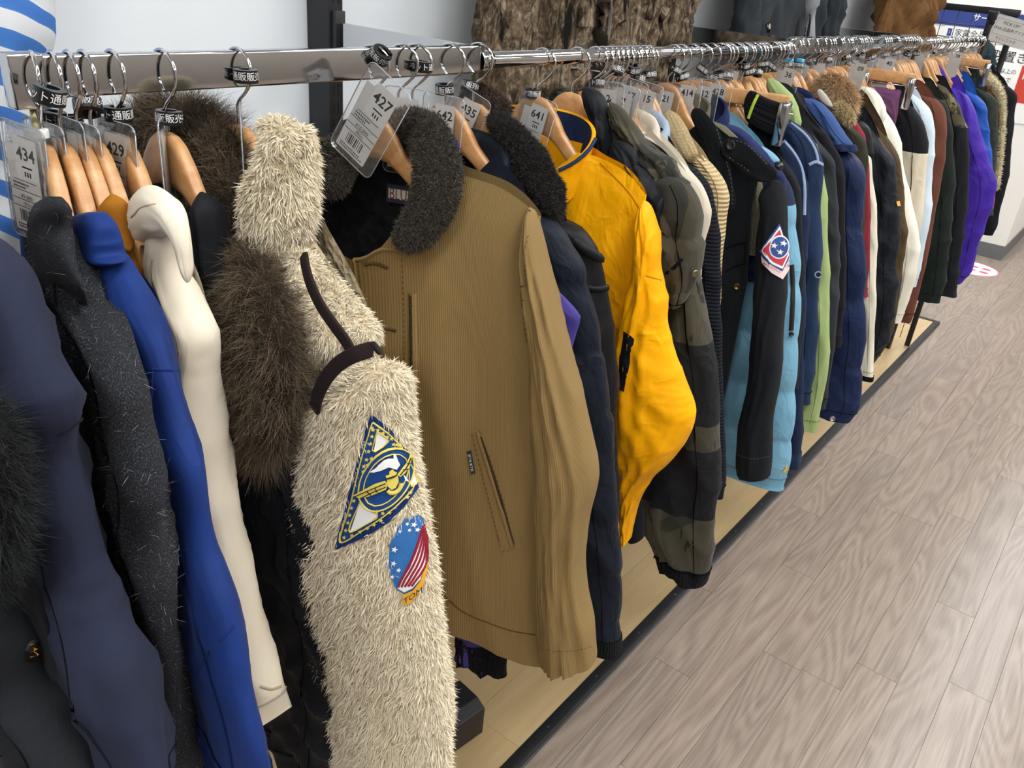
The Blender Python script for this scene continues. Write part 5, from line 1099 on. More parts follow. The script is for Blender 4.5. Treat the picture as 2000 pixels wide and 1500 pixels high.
coat('navy_hoodie', 'navy blue hoodie shoulder above the pale blue puffer', 1.448, 4, [(1440, 245), (1475, 275), (1510, 310), (1530, 345), (1536, 420), (1530, 560)], w=.08, thick=.02, mat=F_('navy_fleece', '28305A', 'plain', '1E2445'), hem=.85, amp=.004, b=.012, far=False, collar='stand', ckw=dict(h=.05, puff=.15), cat='hoodie')
# pale blue puffer
SKY = F_('pale_blue_nylon', '74A5BE', 'nylon', '6796B0', rough=.6)
g = coat('pale_blue_puffer', 'pale blue quilted jacket with black sleeve zip and navy shoulder', 1.489, 4, [(1520, 325), (1542, 360), (1553, 400), (1560, 470), (1565, 560), (1563, 640), (1557, 740), (1552, 830), (1546, 890), (1538, 935), (1535, 958)], w=[.05, .08, .10, .11, .12, .14, .15, .17, .19, .20, .20], thick=[.02, .03, .036, .038], mat=SKY, hem=.66, amp=.001, quilt=.105, qd=.006, b=.02, inner=LIN_DARK, bands=[(0, .10, F_('navy_yoke', '232B46', 'nylon')), (.10, 1., SKY)], v=-.01, hlabel='wooden hanger holding the pale blue quilted jacket')
g.ribbon('zip_tape', g.sl, [(1546, 517), (1548, 560), (1547, 610), (1545, 645)], .0085, plain('zip_black', '121417', .6), .002, g.so); disc(g, g.sl, 1545, 652, .0045, plain('zip_pull_steel', '4A4C50', .35, 1.), g.so, 'zip_pull')
g.patch('bird_mark', g.sl, [(1527, 922), (1533, 915), (1536, 905), (1537, 915), (1534, 922)], plain('mark_yellow', 'D9B832', .7), .0015, g.so, step=5)
hs = g.sleeve([(1470, 290, 1485, 282, .008), (1482, 312, 1512, 300, .012), (1500, 328, 1528, 318, .010)], v=-.035, round0=.01, round1=.01); g.cloth_tube('collar_tab', hs, SKY, 24, 24, capped=False)
cb = g.sleeve([(1508, 322, 1516, 312, .006), (1512, 330, 1530, 322, .010), (1518, 336, 1528, 334, .006)], v=-.04, round0=.008, round1=.008); g.cloth_tube('cord_lock', cb, BLKPL, 14, 18, capped=False)
# folded trousers on a clip hanger
clip_hanger(1.565, 14, 'straight wooden clip hanger with steel clip gripping black folded trousers', .146, 1.308, left=-.03, deep=.034)
g = Garment('folded_trousers', 'black folded trousers with lime stripe on a clip hanger', 'trousers', 1.565, 14, 1.16)
tr_ = g.sleeve([(1462, 178, 1470, 176, .006), (1458, 232, 1476, 180, .010), (1478, 250, 1500, 192, .012), (1500, 262, 1530, 204, .012), (1512, 268, 1536, 210, .010)], v=-.018, round0=.004, round1=.004, amp=.001, ex=.5); to = g.cloth_tube('folded_leg', tr_, F_('black_track_knit', '15161A', 'rib', scale=1.8), 40, 44, capped=False)
g.ribbon('lime_stripe', tr_, [(1480, 186), (1473, 200), (1466, 218), (1461, 232)], .0055, plain('lime_thread', 'A9C93A', .7), .002, to)
dn = g.sleeve([(1466, 240, 1505, 262, .012), (1470, 300, 1500, 320, .014), (1472, 400, 1505, 410, .014), (1475, 500, 1505, 505, .012)], v=.02, round0=.01); g.cloth_tube('hanging_leg', dn, F_('black_track_knit', '15161A', 'rib'), 30, 28)
coat('black_jacket', 'plain black jacket between the pale blue puffer and the denim', 1.60, 4, [(1505, 290), (1545, 328), (1562, 368), (1569, 440), (1571, 520), (1568, 640), (1560, 760)], w=.09, thick=.022, mat=F_('black_cotton', '1E2024', 'twill'), hem=.75, amp=.003, b=.010, far=False, collar='fold', sh=(1555, 350))
# denim
DN1 = F_('indigo_denim', '293A5C', 'denim', '141D33'); DN2 = F_('mid_denim', '364B6E', 'denim', '1A263E'); DST = plain('denim_fade', '8497B4', .85)
g = coat('denim_jacket', 'indigo denim jacket with pale worn shoulder seam', 1.632, 4, [(1518, 262), (1545, 285), (1570, 325), (1578, 355), (1581, 420), (1577, 520), (1573, 640), (1571, 760), (1567, 860), (1562, 916)], w=[.05, .07, .09, .10, .10, .10, .10, .09, .09], thick=[.016, .022, .026], mat=DN1, hem=.72, amp=.003, b=.010, far=False, collar='fold', sh=(1570, 325))
g.ribbon('worn_seam', g.sl, [(1530, 274), (1552, 300), (1566, 328), (1571, 360), (1571, 420)], .006, DST, .0012, g.so)
g.band('cuff', g.sl, .945, 1., DN2, g.so)
g = coat('denim_jacket', 'mid blue denim jacket with frayed hole on its sleeve', 1.672, 4, [(1528, 228), (1560, 245), (1592, 275), (1606, 312), (1608, 340), (1606, 420), (1604, 520), (1600, 610), (1594, 700), (1584, 790)], w=[.05, .07, .09, .10, .10], thick=[.016, .022, .026], mat=DN2, hem=.78, amp=.003, b=.010, far=False, collar='fold', sh=(1600, 300))
g.ribbon('worn_seam', g.sl, [(1545, 240), (1575, 265), (1595, 300), (1598, 320)], .005, DST, .0012, g.so); g.ribbon('shoulder_seam', g.sl, [(1580, 322), (1594, 316), (1607, 322)], .006, DST, .0012, g.so)
g.patch('frayed_hole', g.sl, ell(1597, 536, 7, 7, 0)[:-1], DST, .0015, g.so, step=5); g.patch('hole_dark', g.sl, ell(1597, 536, 4.5, 4.5, 0)[:-1], F_('navy_seam', '161A28', 'plain'), .0022, g.so, step=5)
LG = F_('pistachio_cotton', 'A3B57C', 'twill', '8FA36A')
g = coat('pistachio_parka', 'light green parka with curved hood edge behind the denim', 1.712, 4, [(1590, 270), (1606, 310), (1613, 360), (1618, 450), (1622, 560), (1621, 660), (1617, 730), (1606, 800), (1596, 845)], w=[.05, .07, .08, .09, .09, .08, .08], thick=.022, mat=LG, hem=.70, amp=.003, b=.010, far=False, sh=(1606, 310))
hs = g.sleeve([(1494, 156, 1506, 150, .008), (1500, 180, 1526, 162, .014), (1515, 205, 1548, 188, .016), (1530, 230, 1562, 218, .016), (1548, 255, 1571, 250, .012)], v=-.012, round0=.015, round1=.015, amp=.003); g.cloth_tube('hood', hs, LG, 40, 34, capped=False)
DG = F_('charcoal_cotton', '33363A', 'twill', '24272A')
coat('charcoal_jacket', 'charcoal cotton jacket right of the light green parka', 1.765, 3, [(1572, 245), (1605, 285), (1627, 312), (1634, 340), (1638, 410), (1641, 480), (1638, 600), (1625, 720), (1614, 800)], w=.09, thick=.024, mat=DG, hem=.80, amp=.003, b=.010, far=False, collar='fold', sh=(1625, 310))
coat('black_blazer', 'black wool blazer with upright lapel left of the blue shirt', 1.835, 3, [(1548, 160), (1582, 222), (1622, 270), (1644, 308), (1650, 360), (1653, 450), (1652, 560), (1645, 680)], w=[.04, .07, .09, .10], thick=.022, mat=F_('black_wool', '1C1D21', 'plain'), hem=.8, amp=.003, b=.010, far=False, collar='fold', sh=(1640, 300))
# blue shirt over navy puffer
BLU = F_('slate_blue_cotton', '3F5A8C', 'twill', '33497A')
g = coat('blue_shirt', 'slate blue shirt with rolled navy cuff above the navy puffer', 1.895, 3, [(1600, 195), (1628, 225), (1652, 262), (1672, 288), (1676, 298)], w=[.05, .07, .08, .075, .07], thick=[.02, .026, .028, .028, .028], mat=BLU, hem=.9, amp=.003, b=.010, far=False, collar='fold', sh=(1652, 262), cat='shirt', collar_mat=F_('navy_cotton', '222C50', 'twill'), uh=.19)
g.band('rolled_cuff', g.sl, .86, .99, F_('navy_cotton', '222C50', 'twill'), g.so, .004)
NP = F_('navy_down_nylon', '1D294A', 'nylon', '141D38', rough=.55)
g = coat('navy_puffer', 'long navy puffer coat with two snaps on the cuff tab', 1.925, 3, [(1660, 290), (1679, 310), (1688, 390), (1691, 480), (1693, 580), (1691, 690), (1685, 745), (1679, 800), (1664, 826)], w=[.05, .08, .12, .14, .15, .16, .17, .17, .15], thick=[.022, .032, .036], mat=NP, hem=.60, amp=.002, quilt=.165, qd=.008, b=.016, far=False, sh=(1679, 310), cat='coat', v=-.01)
for x in (1603, 1626): disc(g, g.sl, x, 817, .0065, plain('snap_steel', 'B9BCC2', .3, 1.), g.so, 'snap')
OLV = F_('olive_cotton', '3A382C', 'twill', '2B2920')
g = coat('olive_parka', 'olive parka with tan fur hood and curly beige collar', 2.03, 3, [(1622, 212), (1660, 245), (1688, 275), (1693, 300), (1694, 360), (1690, 430), (1688, 520)], w=[.05, .08, .09, .10], thick=.026, mat=OLV, hem=.8, amp=.003, b=.012, far=False, sh=(1680, 265), cat='parka')
rows = [(*g.P(x, y, v), r, r * .8) for x, y, v, r in ((1598, 165, .01, .014), (1615, 166, .0, .022), (1636, 180, -.01, .026), (1650, 200, -.015, .024), (1660, 220, -.015, .014))]
f1 = g.tube(rows, round0=.02, round1=.02); o = g.cloth_tube('fur_hood_trim', f1, F_('tan_fur_under', 'B8946C', 'pile', '9A7850'), 24, 20, capped=False); fur_on(g, 'fur_strands', f1, 9000, hairmat('tan_fur', 'A88560', 'C7A27A', 'EAD3B2', .7), .015, .0007, parent=o, droop=.3, jit=.25, lean=(.25, -.2, -.45))
bc = g.sleeve([(1628, 205, 1645, 198, .01), (1636, 225, 1662, 215, .014), (1655, 245, 1672, 240, .01)], v=-.05, round0=.015, round1=.015); o = g.cloth_tube('pile_collar', bc, F_('beige_pile', 'CDB88A', 'pile', 'AE9768'), 20, 24, capped=False); fur_on(g, 'collar_pile', bc, 3500, hairmat('beige_pile_hair', 'AE9768', 'CDB88A', 'E6D6AE', .8), .006, .0014, parent=o, jit=.7)
wt = g.sleeve([(1594, 178, 1602, 172, .003), (1602, 195, 1616, 188, .004), (1616, 208, 1630, 212, .004)], v=-.055, round0=.005, round1=.005); g.cloth_tube('white_collar_tip', wt, F_('white_cotton', 'E6E2D8', 'twill'), 16, 20, capped=False)
coat('red_jacket', 'dark red jacket sliver left of the black leather jacket', 2.085, 3, [(1670, 232), (1688, 262), (1697, 320), (1701, 400), (1699, 500), (1695, 580)], w=.07, thick=.018, mat=F_('brick_red_cotton', '8A2F3C', 'twill', '742632'), hem=.8, amp=.002, b=.008, far=False)
coat('leather_jacket', 'black leather jacket with white piping between red and black jackets', 2.14, 3, [(1678, 232), (1698, 250), (1706, 275), (1708, 320), (1705, 400), (1703, 500)], w=.08, thick=.022, mat=LEA, hem=.8, amp=.003, b=.010, far=False, collar='fold', sh=(1700, 258))
g = coat('bomber_jacket', 'black nylon flight jacket with orange logo tab on its sleeve', 2.20, 3, [(1688, 232), (1718, 265), (1740, 300), (1752, 350), (1758, 440), (1758, 520), (1751, 600), (1735, 670), (1712, 706)], w=[.05, .09, .12, .14, .15, .15, .13, .11, .09], thick=[.02, .034, .04], mat=F_('black_flight_nylon', '1A1E25', 'nylon', '12151A', rough=.55), hem=.72, amp=.006, b=.016, far=False, collar='fold', sh=(1735, 290))
g.patch('logo_tab', g.sl, [(1749, 394), (1758, 392), (1759, 402), (1751, 403)], plain('logo_gold', 'D29A35', .6), .003, g.so, step=4)
coat('olive_jacket', 'brown olive jacket with gathered sleeve right of the flight jacket', 2.27, 3, [(1690, 215), (1730, 260), (1756, 305), (1764, 350), (1768, 420), (1775, 455), (1768, 520), (1752, 600), (1728, 685), (1705, 712)], w=[.05, .08, .10, .12, .13, .13, .13, .12, .11, .08], thick=[.02, .03, .036], mat=F_('brown_olive_nylon', '4A3B24', 'nylon', '372B19', rough=.7), hem=.72, amp=.004, b=.014, far=False, sh=(1750, 290))
IV = F_('ivory_cotton', 'E9E6D8', 'twill', 'DAD6C6')
g = coat('ivory_jacket', 'ivory hooded jacket with tall sleeve right of the olive jacket', 2.36, 3, [(1712, 200), (1738, 228), (1758, 270), (1766, 320), (1778, 380), (1790, 430), (1798, 490), (1790, 540), (1776, 590), (1760, 630)], w=[.05, .08, .10, .12, .13, .13, .13, .13, .12, .10], thick=[.02, .03, .036], mat=IV, hem=.78, amp=.003, b=.014, far=False, sh=(1752, 262))
hs = g.sleeve([(1670, 175, 1690, 165, .014), (1680, 205, 1722, 188, .022), (1696, 228, 1732, 215, .024), (1706, 250, 1732, 240, .016)], v=-.03, round0=.02, round1=.02, amp=.003); g.cloth_tube('hood', hs, IV, 36, 34, capped=False)
cc = coat('cream_shirt', 'cream sleeve with black cuff trim hanging low behind the navy puffer', 2.12, 2, [(1700, 300), (1712, 400), (1712, 560), (1708, 680), (1704, 745)], w=.06, thick=.018, mat=F_('cream_cotton', 'E4DFCB', 'plain'), hem=.85, amp=.002, b=.006, far=False, cat='shirt'); cc.band('cuff', cc.sl, .975, 1., F_('black_rib', '111216', 'rib'), cc.so)
# purple vest on a clip hanger
clip_hanger(2.42, 10, 'straight wooden clip hanger with steel clip gripping the purple vest', .15, 1.316, left=.02)
g = Garment('purple_vest', 'plum purple quilted vest clipped by its shoulder', 'vest', 2.45, 8, 1.0)
VP = F_('plum_nylon', '6B4466', 'nylon', '573553', rough=.6)
vs = g.sleeve([(1688, 172, 1694, 168, .008), (1694, 200, 1738, 172, .018), (1712, 225, 1760, 176, .02), (1735, 250, 1757, 195, .018), (1742, 270, 1752, 235, .01)], v=-.03, round0=.015, round1=.02, amp=.003, quilt=.05, qd=.003); g.cloth_tube('vest_body', vs, VP, 40, 40, capped=False)
lb_ = g.sleeve([(1728, 300, 1756, 250, .014), (1722, 420, 1752, 380, .016), (1722, 520, 1748, 500, .014)], v=.0, round0=.02); g.cloth_tube('vest_panel', lb_, VP, 30, 28)
# varsity jacket
g = coat('varsity_jacket', 'black wool varsity jacket with cream leather sleeve', 2.62, 3, [(1755, 180), (1782, 208), (1804, 240), (1812, 272), (1811, 330), (1806, 390), (1797, 450), (1788, 510), (1778, 560)], w=[.05, .09, .12, .14, .15, .15, .14, .12, .10], thick=[.02, .034, .042], mat=F_('black_wool', '1C1D21', 'plain'), hem=.75, amp=.003, b=.016, far=False, bands=[(0, .30, F_('black_wool', '1C1D21', 'plain')), (.30, 1., F_('cream_leather', 'D6CDB6', 'leather', 'C6BCA2', rough=.5))], sh=(1800, 236))
coat('pale_blue_jacket', 'pale ice blue fleece edged jacket right of the varsity jacket', 2.70, 3, [(1770, 172), (1800, 195), (1820, 220), (1826, 250), (1826, 310), (1821, 380), (1816, 440), (1804, 500), (1790, 560)], w=[.05, .09, .11, .13, .13], thick=[.018, .028, .034], mat=F_('ice_blue_wool', 'CBD9E4', 'plain', 'B9C9D6'), hem=.8, amp=.003, b=.014, far=False, sh=(1815, 212), collar='fold')
coat('brown_coat', 'chestnut brown coat with square shoulder', 2.82, 3, [(1795, 182), (1830, 195), (1845, 213), (1849, 250), (1848, 300), (1836, 370), (1822, 450), (1808, 520), (1792, 590), (1780, 630)], w=[.05, .09, .11, .13, .13], thick=[.018, .028, .034], mat=F_('chestnut_wool', '6A4134', 'plain', '58352A'), hem=.7, amp=.002, b=.014, far=False, sh=(1840, 206), cat='coat')
coat('green_parka', 'dark green parka with gathered hem over its camouflage lining', 2.95, 3, [(1812, 178), (1845, 200), (1858, 232), (1864, 290), (1866, 360), (1862, 430), (1854, 500), (1846, 560), (1838, 592)], w=[.05, .09, .12, .14, .15, .15, .15, .15, .14], thick=[.02, .034, .04], mat=F_('bottle_green_cotton', '222A26', 'twill', '181E1B'), hem=.62, amp=.004, b=.016, far=False, sh=(1855, 222), cat='parka')
g = coat('hunting_jacket', 'dark jacket with brown and olive camouflage shoulder near the far end', 3.12, 3, [(1800, 150), (1845, 168), (1872, 200), (1888, 245), (1894, 300), (1895, 350), (1890, 410), (1884, 460), (1874, 540), (1868, 580)], w=[.05, .09, .12, .14, .15], thick=[.02, .034, .04], mat=F_('black_cotton', '1E2024', 'twill'), hem=.64, amp=.004, b=.016, far=False, bands=[(0, .26, camo('duck_camo', ('4A432E', '2B2A22', '6E6645', '1C1B18', '837B52'), 22.)), (.26, 1., F_('black_cotton', '1E2024', 'twill'))], sh=(1880, 225))
hs = g.sleeve([(1772, 115, 1784, 108, .012), (1775, 145, 1796, 130, .02), (1790, 175, 1812, 160, .02), (1815, 205, 1832, 190, .016)], v=-.05, round0=.02, round1=.02); o = g.cloth_tube('pile_collar', hs, F_('black_pile', '1E1D1C', 'pile', '0E0E0D'), 24, 24, capped=False); fur_on(g, 'collar_pile', hs, 3500, hairmat('black_pile_hair', '0D0D0C', '252422', '3E3C38', .8), .008, .0016, parent=o, jit=.7)
PUR = F_('vivid_purple_nylon', '43299A', 'nylon', '372182', rough=.55)
g = coat('purple_jacket', 'vivid purple nylon jacket bulging at the far end', 3.30, 3, [(1855, 165), (1885, 182), (1905, 212), (1917, 260), (1932, 305), (1946, 350), (1945, 392), (1931, 432), (1916, 472), (1901, 520), (1880, 552)], w=[.05, .09, .13, .16, .19, .21, .21, .19, .16, .13, .08], thick=[.02, .034, .045, .05], mat=PUR, hem=.66, amp=.005, b=.018, far=False, sh=(1900, 205), inner=LIN_DARK)
hs = g.sleeve([(1818, 128, 1830, 122, .008), (1820, 152, 1844, 140, .014), (1836, 168, 1852, 160, .012)], v=-.035, round0=.012, round1=.012); g.cloth_tube('collar', hs, PUR, 24, 24, capped=False)
coat('blue_jacket', 'cobalt blue shell jacket behind the purple jacket', 3.47, 2, [(1868, 165), (1900, 180), (1922, 200), (1930, 230), (1936, 280), (1939, 320), (1938, 380)], w=[.05, .1, .12, .13], thick=[.02, .03, .036], mat=F_('cobalt_nylon', '1F4FA8', 'nylon', '1A4290', rough=.55), hem=.8, amp=.003, b=.016, far=False, sh=(1918, 195))
coat('grey_shell', 'dark grey green shell jacket beside the orange suede one', 3.62, 2, [(1895, 165), (1925, 178), (1944, 192), (1949, 220), (1948, 280), (1944, 340), (1940, 420)], w=[.05, .1, .12, .13], thick=[.02, .03, .034], mat=F_('grey_green_nylon', '2E3532', 'nylon'), hem=.78, amp=.003, b=.016, far=False, sh=(1938, 186), collar='fold')
g = coat('suede_coat', 'orange suede jacket with cream pile edge near the rail end', 3.78, 2, [(1912, 160), (1935, 172), (1952, 190), (1957, 220), (1953, 290), (1947, 350), (1940, 420)], w=[.05, .09, .11, .12], thick=[.018, .024, .028], mat=F_('orange_suede', 'B56A2C', 'suede', '9C5820'), hem=.78, amp=.002, b=.014, far=False, sh=(1945, 180))
ps = g.sleeve([(1912, 142, 1922, 136, .012), (1922, 160, 1945, 152, .018), (1942, 178, 1960, 178, .016), (1953, 205, 1963, 205, .014), (1952, 270, 1961, 270, .014), (1947, 330, 1955, 330, .014), (1944, 370, 1950, 368, .01)], v=-.02, round0=.015, round1=.015); o = g.cloth_tube('pile_edge', ps, F_('ivory_pile', 'DDD3B2', 'pile', 'C4B88F'), 40, 24, capped=False); fur_on(g, 'pile_tufts', ps, 5000, hairmat('ivory_pile_hair', 'C9BD96', 'DDD3B2', 'EFE8CF', .8), .008, .0016, parent=o, jit=.6)
coat('black_coat', 'long black coat hanging last on the rail beside the pick up sign', 3.93, 2, [(1945, 155), (1972, 170), (1986, 184), (1984, 210), (1979, 270), (1971, 340), (1960, 390), (1948, 440), (1940, 460)], w=[.05, .1, .12, .13, .14], thick=[.02, .03, .034], mat=F_('black_wool', '1C1D21', 'plain'), hem=.62, amp=.003, b=.016, far=False, sh=(1980, 178), cat='coat', collar='fold')
# clip hanger near the purple jacket
clip_hanger(3.52, 10, 'straight wooden clip hanger with dark clip near the orange suede jacket', .13, 1.318, left=.0)
# ------------------------------------------------------------------ remaining hangers, ring clips and pouches
USED = sorted(float(o.location[1]) for o in bpy.data.objects if o.name.startswith(('wooden_hanger', 'clip_hanger')) and o.parent is None)
HX = [1180, 1187, 1197, 1209, 1217, 1237, 1245, 1263, 1284, 1331, 1339, 1347, 1366, 1386, 1406, 1431, 1441, 1452, 1457, 1467, 1473, 1492, 1497, 1522, 1538, 1548, 1564, 1574, 1590, 1606, 1618, 1626, 1642, 1651, 1659, 1674, 1679, 1683, 1686, 1696, 1722, 1726, 1730, 1746, 1760, 1766, 1773, 1778, 1784, 1788, 1809, 1822, 1824.5, 1829, 1840, 1843, 1847, 1854, 1860, 1865, 1869, 1892, 1901, 1906, 1912]
HY = [float(atX(x, 115, .0225)[1]) for x in HX]
EXTRA = []
for y in HY:
    if min(abs(y - u) for u in USED + EXTRA) > .0105 and not (1.885 < y < 1.912) and not (2.93 < y < 2.962) and y < 3.965: EXTRA.append(y)
zones = ((1.33, 'behind the camouflage parka'), (1.6, 'right of the field jacket'), (1.9, 'between the denim and the blue shirt'), (2.4, 'above the olive and ivory jackets'), (2.94, 'above the varsity and brown coats'), (9, 'at the far end by the sign'))
def zone(y): return next(z for k, z in zones if y < k)
for y in EXTRA: hanger(y, random.uniform(1, 7), 'wooden hanger packed with others ' + zone(y), 'packed hangers ' + zone(y), short=True)
def camang(P): return math.degrees(math.atan2(CAM[1] - P[1], CAM[0] - P[0]))
def clip_at(Y, th, x, y, label, group=None, tilt=(0, 0), turn=0.):
    r = math.radians(th); n = np.array([-math.sin(r), math.cos(r), 0]); o = np.array([0, Y, 0]); d = ray(x, y); P = CAM + d * ((n @ (o - CAM)) / (n @ d))
    return ring_clip(tuple(P), (tilt[0], tilt[1], camang(P) - 180 + turn), label, group or 'black ring clips on the near hooks')
def lbl(s): return 'black ring clip with white print ' + s
for a in ((.318, -16, 97, 186, 'high on the hook above tag 434', (10, -12), 35), (.333, -11, 101, 231, 'on the hook of the royal blue jacket', (4, -4), 40), (.346, -9, 135, 239, 'low on the hook behind the blue jacket', (0, 4), 15), (.358, -6, 172, 208, 'tilted on the hook of the mustard jacket', (-35, 12), -70), (.382, -4.5, 231, 222, 'on the hook above tag 429', (0, 0), 10), (.427, -1.5, 330, 229, 'on the hook of the fur hooded parka', (0, 3), -60), (.504, 0, 480, 148, 'halfway up the hook of the fleece', (0, 0), -40), (.677, 20, 744, 108, 'tipped near the rail above tag 427', (30, 25), -80), (.745, 19, 826, 130, 'against the square rail right of tag 427', (0, 0), 70), (.804, 16, 868, 174, 'above sticker 642', (0, -4), -40), (.858, 13, 917, 169, 'tilted above sticker 435', (-12, 14), -70), (.997, 8, 1040, 182, 'above sticker 641', (0, 0), 0)):
    clip_at(a[0], a[1], a[2], a[3], lbl(a[4]), tilt=a[5], turn=a[6])
mid = ((1.139, 1166, 163), (1.172, 1204, 137), (1.19, 1184, 172), (1.215, 1236, 134), (1.235, 1246, 152), (1.275, 1268, 146), (1.293, 1210, 168), (1.379, 1320, 136), (1.394, 1332, 150), (1.448, 1373, 135), (1.489, 1389, 152), (1.532, 1405, 146), (1.589, 1420, 150), (1.64, 1452, 128), (1.65, 1462, 140), (1.677, 1478, 142), (1.742, 1490, 125), (1.756, 1510, 130))
for k, (Y, x, y) in enumerate(mid): clip_at(Y, 4, x, y, 'black ring clip on one of the crowded hooks of the middle rail', 'ring clips on the middle rail', (random.uniform(-25, 25), random.uniform(-20, 20)), random.uniform(-60, 60))
for k, (Y, x, y) in enumerate(((1.903, 1539, 126), (1.953, 1562, 127), (2.095, 1583, 118), (2.168, 1616, 117), (2.2, 1621, 100), (2.3, 1652, 112), (2.36, 1660, 125), (2.4, 1681, 108), (2.46, 1702, 112), (2.6, 1728, 108), (2.7, 1750, 104), (2.8, 1772, 104), (2.9, 1790, 103), (3.1, 1800, 105), (3.2, 1822, 100), (3.35, 1838, 100), (3.5, 1855, 100), (3.7, 1880, 97), (3.9, 1900, 95))):
    clip_at(Y, 3, x, y, 'black ring clip on one of the crowded hooks of the far rails', 'ring clips on the far rails', (random.uniform(-20, 20), random.uniform(-20, 20)), random.uniform(-60, 60))
CY = plain('cyan_plastic', '35A6CE', .4)
for Y, x, y, l in ((1.903, 1541, 121, 'light blue plastic cap on the hook left of the slate shirt'), (1.953, 1562, 122, 'light blue plastic cap on the hook right of the other blue cap')):
    P = atY(x, y, Y); r = empty('size_cap', tuple(P)); tag(r, l, 'size marker'); box('cap', -.008, .008, -.008, .008, -.006, .008, CY, r, .003); box('collar', -.006, .006, -.006, .006, -.010, -.006, BLKPL, r, .001)
# pouches
def pouch_at(Y, th, x, y, number, label, tilt=0., v=-.011, full=True, price=None, group=None, face=0., turn=0., scale=1.):
    r = math.radians(th); n = np.array([-math.sin(r), math.cos(r), 0]); o = np.array([0, Y, 0]) + n * v; d = ray(x, y); P = CAM + d * ((n @ (o - CAM)) / (n @ d))
    t = math.radians(tilt); off = np.array([.003 * math.cos(t) - .024 * math.sin(t), .003 * -math.sin(t) - .024 * math.cos(t)]) * scale
    P = P - np.array([off[0] * math.cos(r), off[0] * math.sin(r), off[1]])
    return price_pouch(tuple(P), th + turn, tilt, number, label, price, full, group or 'clear price tag pouches', face, scale)
def pl(n, s): return 'clear pouch with price label and sticker ' + n + ' ' + s
for a in ((.318, 10, 53, 312, '434', 'in front of the charcoal coat', 4, -.016), (.333, 6, 96, 305, '26', 'partly hidden behind tag 434', 2, -.009), (.346, 4, 136, 296, '', 'whose number is hidden by the blue jacket hanger', 2, -.009), (.358, 8, 163, 304, '92', 'beside the mustard hanger', 2, -.009), (.382, 10, 228, 300, '429', 'in front of the cream jacket hanger', 3, -.010), (.427, -1.5, 327, 292, '433', 'turned edge-on at the parka hanger', 0, -.010, -38), (.504, 0, 476, 262, '40', 'edge-on beside the fleece hanger', 0, -.010, -36)):
    pouch_at(a[0], a[1], a[2], a[3], a[4], pl(a[4], a[5]).replace('  ', ' '), a[6], a[7], turn=(a[8] if len(a) > 8 else 0))
pouch_at(.677, 10, 745, 207, '427', 'large clear pouch with label 427 tilted over the corduroy jacket', 31, -.045, price='¥10,000', scale=1.12)
pouch_at(.722, 20, 797, 222, '11', pl('11', 'half hidden behind tag 427'), 0, -.012)
pouch_at(.804, 16, 868, 232, '642', pl('642', 'on the quilted coat hanger'), 3, -.011)
pouch_at(.858, 13, 914, 222, '435', pl('435', 'tilted on the leather jacket hanger'), 22, -.013)
pouch_at(.997, 8, 1050, 230, '641', pl('641', 'on the yellow jacket hanger'), 12, -.013)
for Y, x, y, n, w_ in ((1.139, 1188, 198, '2', 'closest to the camouflage parka collar'), (1.172, 1217, 204, '7', 'hanging lowest above the camouflage shoulder'), (1.19, 1231, 192, '17', 'peeking out over sticker 7'), (1.236, 1262, 198, '15', 'just left of the beige knit collar'), (1.379, 1300, 198, '21', 'in front of the field jacket hanger'), (1.405, 1342, 186, '414', 'right of the hanger with sticker 21'), (1.448, 1376, 188, '12', 'over the sage knit collar'), (1.489, 1402, 184, '428', 'beside the trousers clip hanger')):
    pouch_at(Y, 4, x, y, n, pl(n, w_), random.uniform(-4, 8), -.010, full=False)
for Y, x, y, n, w_ in ((1.835, 1539, 150, '36', 'beside the light green hood'), (2.27, 1680, 138, '09', 'above the purple vest clip hanger'), (2.45, 1736, 127, '40', 'right of the vest clip hanger'), (3.3, 1870, 112, '38', 'above the purple jacket')):
    pouch_at(Y, 4, x, y, n, pl(n, w_), random.uniform(-4, 8), -.012, full=False)
k = 0
for y in HY:
    if y > 1.55 and k % 2 == 0 and min(abs(y - q) for q in (1.835, 2.27, 2.45, 3.3)) > .03:
        price_pouch((random.uniform(-.01, .01), y - .010, 1.352), random.uniform(-2, 8), random.uniform(-8, 12), '', 'clear price pouch among the crowded hangers of the far rails', None, False, 'pouches on the far rails', 0., .75)
    k += 1

# ------------------------------------------------------------------ garments shown on the wall above the rail
def wall_arm(y, x, z, label):
    r = empty('face_out_arm', (WX, y, z)); tag(r, label, 'display arm', 'wall display arms')
    box('arm', -.002, x - WX + .03, -.006, .006, -.012, .012, BLACK, r, .002); box('plate', -.001, .006, -.02, .02, -.03, .03, BLACK, r, .002)
def stripe_mat():
    t = NT('blue_white_stripe'); t.set(Roughness=.9)
    w = t.wave(t.coord('UV', rot=(0, 0, .42)), 9.6, 'Y', dist=.6, dscale=3)
    t.color(t.ramp(w, [(.0, lin('D5D8DC')), (.52, lin('D5D8DC')), (.56, lin('3F76BF')), (1, lin('3A6FB8'))])); t.bump(t.noise(t.coord('UV'), 900, 2), .2, .0006); return t.m
STR = stripe_mat()
g = Garment('striped_sweatshirt', 'blue and white striped sweatshirt hung on the wall at the top left', 'sweatshirt', .27, 90, 1.10, X0=-.255)
b1 = g.sleeve([(-330, -560, -40, -520, .02), (-330, -420, 60, -380, .03), (-330, -200, 104, -160, .034), (-330, 0, 109, 0, .035), (-330, 200, 107, 200, .035), (-330, 400, 106, 430, .034), (-320, 500, 100, 540, .03)], v=0., round0=.06, amp=.004); g.cloth_tube('body', b1, STR, 90, 60)
wall_arm(.17, -.255, 1.80, 'black display arm holding the striped sweatshirt')
